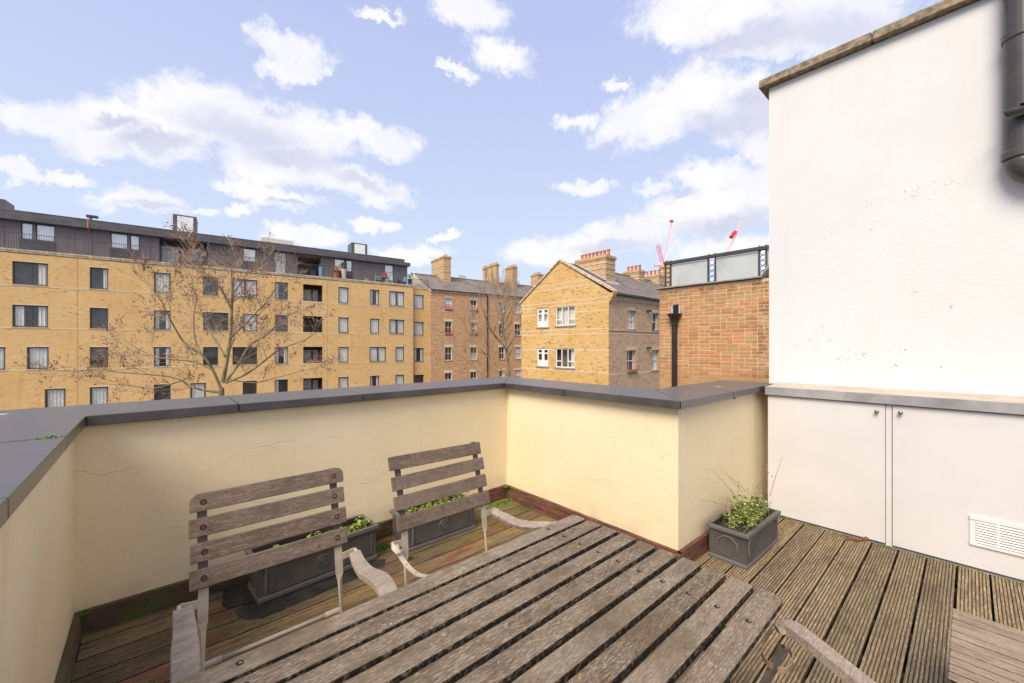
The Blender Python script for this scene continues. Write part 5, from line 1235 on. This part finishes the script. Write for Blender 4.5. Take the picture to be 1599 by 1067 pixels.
# kneeler corbel at the corner
m = MB(Mg); 
for i in range(5): m.box(-.06-.09*i, -.02, 4.35+.13*i, .0, .32, 4.35+.13*(i+1)-.004)
m.build('kneeler', M_GB, gb)
# flank
Ms = lambda u, d, z: (u, d, z)
LG = 30.
sw = [(24.213, 25.22, 2.72, 4.0), (27.40, 28.35, 2.72, 4.0), (24.135, 25.20, -.20, 1.28), (27.35, 28.35, -.20, 1.28), (30.9, 31.9, 2.72, 4.0), (30.9, 31.9, -.2, 1.28)]
rs = [(a-XG, b_-XG, c, d) for a, b_, c, d in sw]
facade_mesh(rs, 0, LG, -9, 4.92, Ms, .22).build('wall', M_SB, gb)
for i, (a, b_, c, d) in enumerate(rs):
    window(gb, Ms, a, b_, c, d, .20, M_WFRAME, 1, .06, rA, ('full', 'left', 'left', 'sides', 'full', 'full')[i], sash=True)
    m = MB(Ms); m.box(a-.12, -.05, c-.10, b_+.12, .15, c-.003); m.build('sill', M_STONEG, gb)
    m = MB(Ms); n = 8; w_ = (b_-a)/2+.13; cxm = (a+b_)/2
    if c > 2:
        outer = [(cxm+w_*math.cos(t), d-.03+.30*math.sin(t)) for t in [math.pi*k/n for k in range(n+1)]]; inner = [(cxm+(b_-a)/2*math.cos(t), d+.002+.03*math.sin(t)) for t in [math.pi*k/n for k in range(n+1)]]
        for k in range(n): m.hexa([(outer[k][0], -.010, outer[k][1]), (outer[k+1][0], -.010, outer[k+1][1]), (inner[k+1][0], -.010, inner[k+1][1]), (inner[k][0], -.010, inner[k][1]), (outer[k][0], .05, outer[k][1]), (outer[k+1][0], .05, outer[k+1][1]), (inner[k+1][0], .05, inner[k+1][1]), (inner[k][0], .05, inner[k][1])])
    else: m.box(a-.18, -.010, d+.003, b_+.18, .05, d+.28)
    m.build('lintel', bpy.data.materials['pale buff brick band'], gb)
for z in (3.93, 2.40, 1.24, -.28):
    cuts = sorted({(q[0]-.15, q[1]+.15) for q in rs if q[2]-.1 < z < q[3]+.25}); x = 0
    for p, q in cuts+[(LG, LG)]: mm = MB(Ms); mm.box(x, -.008, z-.025, p, .02, z+.025); mm.build('brick_band', bpy.data.materials['pale buff brick band'] if z > 3 or 1 < z < 2 else M_BANDL, gb); x = q
m = MB(Ms); m.box(0, -.05, 2.55, LG, .02, 2.63); m.build('brick_band', M_SB, gb)
m = MB(Ms); m.box(0.02, -.06, 4.60, LG, .02, 4.68); m.build('cornice', M_CORN, gb)
m = MB(Ms)
for i in range(int(LG/.22)): m.box(i*.22, -.11, 4.685, i*.22+.11, -.002, 4.76)
m.build('dentil_course', M_BANDL, gb)
m = MB(Ms); m.box(.0, -.14, 4.765, LG, .02, 4.88); m.build('cornice', M_SB, gb)
m = MB(Ms); m.box(.30, -.34, 4.90, LG, -.16, 5.02); m.build('gutter', M_BLACK, gb)
for (a, z) in ((26.6, 4.0), (26.6, 1.35)): 
    m = MB(Ms); m.box(a-XG, -.3, z, a-XG+.22, -.02, z+.16); m.build('flood_light', M_RAIL, gb)
m = MB(Ms); m.box(26.62-XG, -.5, 2.66, 26.68-XG, -.44, 3.2); m.box(26.62-XG, -.5, 2.66, 27.4-XG, -.44, 2.70); m.build('bracket', M_BLACK, gb)
m = MB(Ms); a, b_, c, d = rs[2]; m.box(a, -.16, c, b_, -.02, c+.16); m.build('window_box', M_POT, gb)
zrg = 7.58
slate_roof(gb, .32, LG, -.25, 5.02, ap, zrg, Ms, seed=5, pitch=.3, wdt=.42)
m = MB(Ms); m.poly([(.3, ap, zrg), (LG, ap, zrg), (LG, Wg+.2, 4.95), (.3, Wg+.2, 4.95)]); m.build('roof', M_ROOF0, gb)
m = MB(Ms); m.tube([(.3, ap, zrg+.03), (LG, ap, zrg+.03)], .09, 8); m.build('ridge', M_ROOF0, gb)
m = MB(Ms); m.poly([(0, Wg, -9), (LG, Wg, -9), (LG, Wg, 4.95), (0, Wg, 4.95)]); m.build('wall', M_GB, gb)
def stackC(X0, X1, Y0, Y1, zb, zt, n): chimney(gb, X0-XG, X1-XG, Y0-YG, Y1-YG, zb, zt, n, 'y', M_POT, Ms, poth=.46, pr=.13)
stackC(24.0, 25.12, 17.07, 19.80, 5.9, 8.05, 8); stackC(31., 31.9, 18.7, 20.2, 6.8, 8.1, 4); stackC(34.5, 35.4, 18.8, 20.4, 6.8, 8.15, 4); stackC(36.2, 37., 18.55, 19.6, 6.8, 9.2, 0+1)
m = MB(Ms); m.hexa([(1.85, 1.3, 5.92), (3.3, 1.3, 5.92), (3.3, 1.62, 6.12), (1.85, 1.62, 6.12), (1.85, 1.3, 6.0), (3.3, 1.3, 6.0), (3.3, 1.62, 6.2), (1.85, 1.62, 6.2)]); m.build('lead_flashing', M_LEADF, gb)
m = MB(Ms); m.hexa([(1.80, 1.5, 6.14), (2.0, 1.5, 6.14), (2.0, ap, zrg+.10), (1.80, ap, zrg+.10), (1.80, 1.5, 6.22), (2.0, 1.5, 6.22), (2.0, ap, zrg+.20), (1.80, ap, zrg+.20)]); m.build('lead_flashing', M_LEADF, gb)

# ================================================================== CRANES
def lattice(m, a, b_, wd, n):
    a, b_ = Vector(a), Vector(b_); d = (b_-a).normalized(); s_ = d.cross(Vector((AX[1], BX[1], 0))).normalized()*wd/2; f_ = d.cross(s_).normalized()*wd/2
    cs = [s_+f_, s_-f_, -s_-f_, -s_+f_]; th = wd*.11
    for c in cs: m.bar(tuple(a+c), tuple(b_+c), th, th)
    for i in range(n):
        p, q = a+(b_-a)*i/n, a+(b_-a)*(i+1)/n
        for k in range(4): m.bar(tuple(p+cs[k]), tuple(q+cs[(k+1) % 4]), th*.7, th*.7); m.bar(tuple(p+cs[k]), tuple(p+cs[(k+1) % 4]), th*.7, th*.7)
FC = 260.
cr = thing('tower_crane', 'red lattice tower crane with raised pale jib beyond the chimneys', 'crane', tuple(atF(1033, 440, FC)))
o_ = Vector(cr.location); q = lambda x, y: tuple(atF(x, y, FC)-o_)
m = MB(); lattice(m, q(1033, 520), q(1033, 414), 1.7, 20); m.build('mast', M_PINK, cr)
m = MB(); lattice(m, q(1034, 411), q(1027.5, 382), 1.7, 6); m.build('a_frame', M_PINK, cr)
m = MB(); lattice(m, q(1034, 412), q(1049, 344), 1.1, 16); m.build('jib', M_PINKP, cr)
m = MB(); m.bar(q(1033, 413), q(1022, 414), 2.6, 1.6); m.build('counterweight', M_PINKP, cr)
m = MB(); m.bar(q(1049, 344.5), q(1048.4, 347), 1.9, 1.9); m.build('jib_head', M_REDP, cr)
FC = 300.
cr = thing('tower_crane', 'pale pink crane jib with bright red middle section above the railing', 'crane', tuple(atF(1120, 440, FC)))
o_ = Vector(cr.location)
m = MB(); lattice(m, q(1120, 530), q(1120, 420), 2.2, 20); m.build('mast', M_PINKP, cr)
m = MB(); lattice(m, q(1120, 421), q(1160, 345), 1.6, 20); m.build('jib', M_PINKP, cr)
m = MB(); m.bar(q(1141.5, 371), q(1148, 362), 3.4, 1.9, up=(0, 0, 1)); m.build('red_section', M_REDP, cr)

# ================================================================== TREES
def grow(tubes, seeds, p, d, L, r0, depth, r, spread=.55, upb=.15, maxd=4, seedp=.38, kids=(2, 4), thin=.0045):
    n = 4; pts = [p.copy()]; rr = [r0]; q = p.copy(); dd = d.normalized()
    for i in range(n):
        dd = (dd+Vector((r.gauss(0, .13), r.gauss(0, .13), r.gauss(0, .10)+upb*.35))).normalized(); q = q+dd*L/n; pts.append(q.copy()); rr.append(max(thin*.7, r0*(1-.55*(i+1)/n)))
    tubes[0 if r0 > .03 else 1].tube(pts, rr, 6 if r0 > .03 else 3, False)
    if depth >= maxd:
        if r.random() < seedp:
            for k in range(r.randint(1, 3)): seeds.append(pts[r.randint(1, 4)]+Vector((r.gauss(0, .015), r.gauss(0, .015), r.gauss(-.03, .02))))
        return
    for k in range(r.randint(*kids)+1):
        u = r.uniform(.25, 1.) if k else 1.; i = min(3, int(u*4)); b_ = pts[i]+(pts[i+1]-pts[i])*(u*4-i if u < 1 else 1)
        ax = Vector((r.gauss(0, 1), r.gauss(0, 1), r.gauss(0, 1))).normalized(); nd = (dd+ax*spread*r.uniform(.7, 1.4)+Vector((0, 0, upb))).normalized()
        grow(tubes, seeds, b_, nd, L*r.uniform(.55, .82), max(thin, rr[i+1 if i+1 < 5 else 4]*r.uniform(.55, .8)), depth+1, r, spread, upb, maxd, seedp, kids, thin)
def make_tree(name, label, base, F, trunk, limbs, seed, seedsize, **kw):
    r = random.Random(seed); t = thing(name, label, 'tree', tuple(base)); o_ = Vector(base)
    tubes = [MB(), MB()]; seeds = []
    tr = [Vector(base)-o_]+[atF(x, y, F)-o_ for x, y in trunk[0]]
    mt = MB(); mt.tube(tr, trunk[1], 10, False); mt.build('trunk', M_BARK, t, smooth=True)
    for (pts, r0, df, nk) in limbs:
        P = [atF(x, y, F+df*(i/(len(pts)-1)))-o_ for i, (x, y) in enumerate(pts)]; P = catmull(P, 4); n = len(P)
        rr = [max(.012, r0*kw.get('rk', 1.)*(1-.80*i/(n-1))) for i in range(n)]; tubes[0].tube(P, rr, 7, False)
        for k in range(nk):
            i = r.randint(max(1, int(n*.22)), n-1); d = (P[i]-P[i-1]).normalized(); ax = Vector((r.gauss(0, 1), r.gauss(0, 1), r.gauss(0, .6))).normalized()
            nd = (d*.7+ax*.75+Vector((0, 0, .12))).normalized() if i < n-1 else d
            grow(tubes, seeds, P[i], nd, kw.get('L', 1.5)*r.uniform(.6, 1.15), rr[i]*.5, 1, r, kw.get('spread', .55), kw.get('upb', .15), kw.get('maxd', 4), kw.get('seedp', .6), kw.get('kids', (2, 3)), kw.get('thin', .006))
    tag(tubes[0].build('branches', M_BARK, t, smooth=True), kind='stuff'); tag(tubes[1].build('twigs', M_BARKT, t), kind='stuff')
    m = MB()
    for s_ in seeds:
        q = r.uniform(.6, 1.2)*seedsize; m.hexa([tuple(s_+Vector(v)*q) for v in ((-.7, -.7, -.6), (.7, -.7, -.8), (.8, .7, -.6), (-.7, .7, -.7), (-.6, -.6, .7), (.7, -.7, .6), (.6, .7, .7), (-.7, .6, .8))])
    if seeds: tag(m.build('seed_balls', M_SEED, t), kind='stuff')
    return len(seeds)
def c5(x, y): return (200+x/4.85, 400+y/4.85)
b0_ = atF(346, HY, 18); b0_.z = -9
limbs = [([c5(*q) for q in ((705, 1010), (640, 860), (560, 750), (430, 660), (330, 500), (250, 340), (200, 270))], .085, -1.5, 9),
 ([c5(*q) for q in ((560, 750), (505, 620), (500, 420), (520, 300), (470, 190))], .06, 1.2, 9),
 ([c5(*q) for q in ((715, 960), (750, 780), (775, 600), (785, 400), (790, 250), (785, 170), (783, 90))], .12, .3, 14),
 ([c5(*q) for q in ((735, 760), (690, 680), (600, 540), (540, 380), (505, 270))], .07, 2., 8),
 ([c5(*q) for q in ((775, 620), (850, 550), (950, 450), (1060, 330), (1120, 240))], .06, -1., 8),
 ([c5(*q) for q in ((740, 950), (830, 830), (920, 680), (1060, 590), (1160, 490), (1300, 400))], .08, 1.2, 8),
 ([c5(*q) for q in ((740, 960), (900, 890), (1050, 780), (1160, 700), (1330, 640), (1450, 560))], .07, -1.6, 7),
 ([c5(*q) for q in ((690, 1030), (600, 1020), (480, 990), (400, 940), (290, 910), (0, 885), (-260, 860), (-420, 880))], .08, -1., 11),
 ([c5(*q) for q in ((640, 860), (500, 800), (400, 790), (200, 760), (0, 660), (-170, 560))], .06, 1., 9),
 ([c5(*q) for q in ((420, 940), (200, 1000), (0, 980), (-250, 960), (-500, 900))], .04, .4, 6),
 ([c5(*q) for q in ((780, 400), (700, 250), (600, 150), (520, 20))], .05, -1., 6), ([c5(*q) for q in ((785, 300), (870, 180), (940, 60), (1000, 20))], .045, .8, 6),
 ([c5(*q) for q in ((760, 930), (960, 960), (1200, 900), (1400, 850))], .05, .9, 6)]
make_tree('plane_tree', 'large bare plane tree hung with brown seed balls before the apartments', b0_, 18, ([(345, 760), (344, 640), (346, 606)], [.30, .23, .17, .10]), limbs, 5, .024, L=1.0, maxd=4, seedp=.5, kids=(2, 3), upb=.06, thin=.0046, rk=.74)
b1_ = atF(798, HY, 37); b1_.z = -9
limbs = [([(797, 600), (791, 545), (786, 510), (789, 478)], .16, 1., 12), ([(791, 545), (770, 520), (758, 495), (750, 470)], .10, -1.5, 10), ([(797, 590), (765, 560), (738, 530), (718, 495)], .10, 1.5, 9),
 ([(791, 545), (808, 520), (814, 500), (818, 482)], .08, -1., 8), ([(798, 598), (820, 588), (835, 565)], .09, -2., 3), ([(786, 510), (776, 485), (772, 465)], .07, .8, 8), ([(797, 605), (760, 590), (725, 560), (700, 545)], .07, -.5, 6), ([(788, 505), (798, 485), (802, 468)], .06, 0, 7)]
make_tree('bare_tree', 'smaller bare tree with upright reddish twigs before the mansion block', b1_, 37, ([(797, 720), (797, 640), (797, 602)], [.42, .34, .26, .18]), limbs, 8, .03, L=1.35, maxd=4, seedp=0., kids=(2, 3), upb=.40, spread=.36, thin=.0085)
print('objects', len(bpy.data.objects))
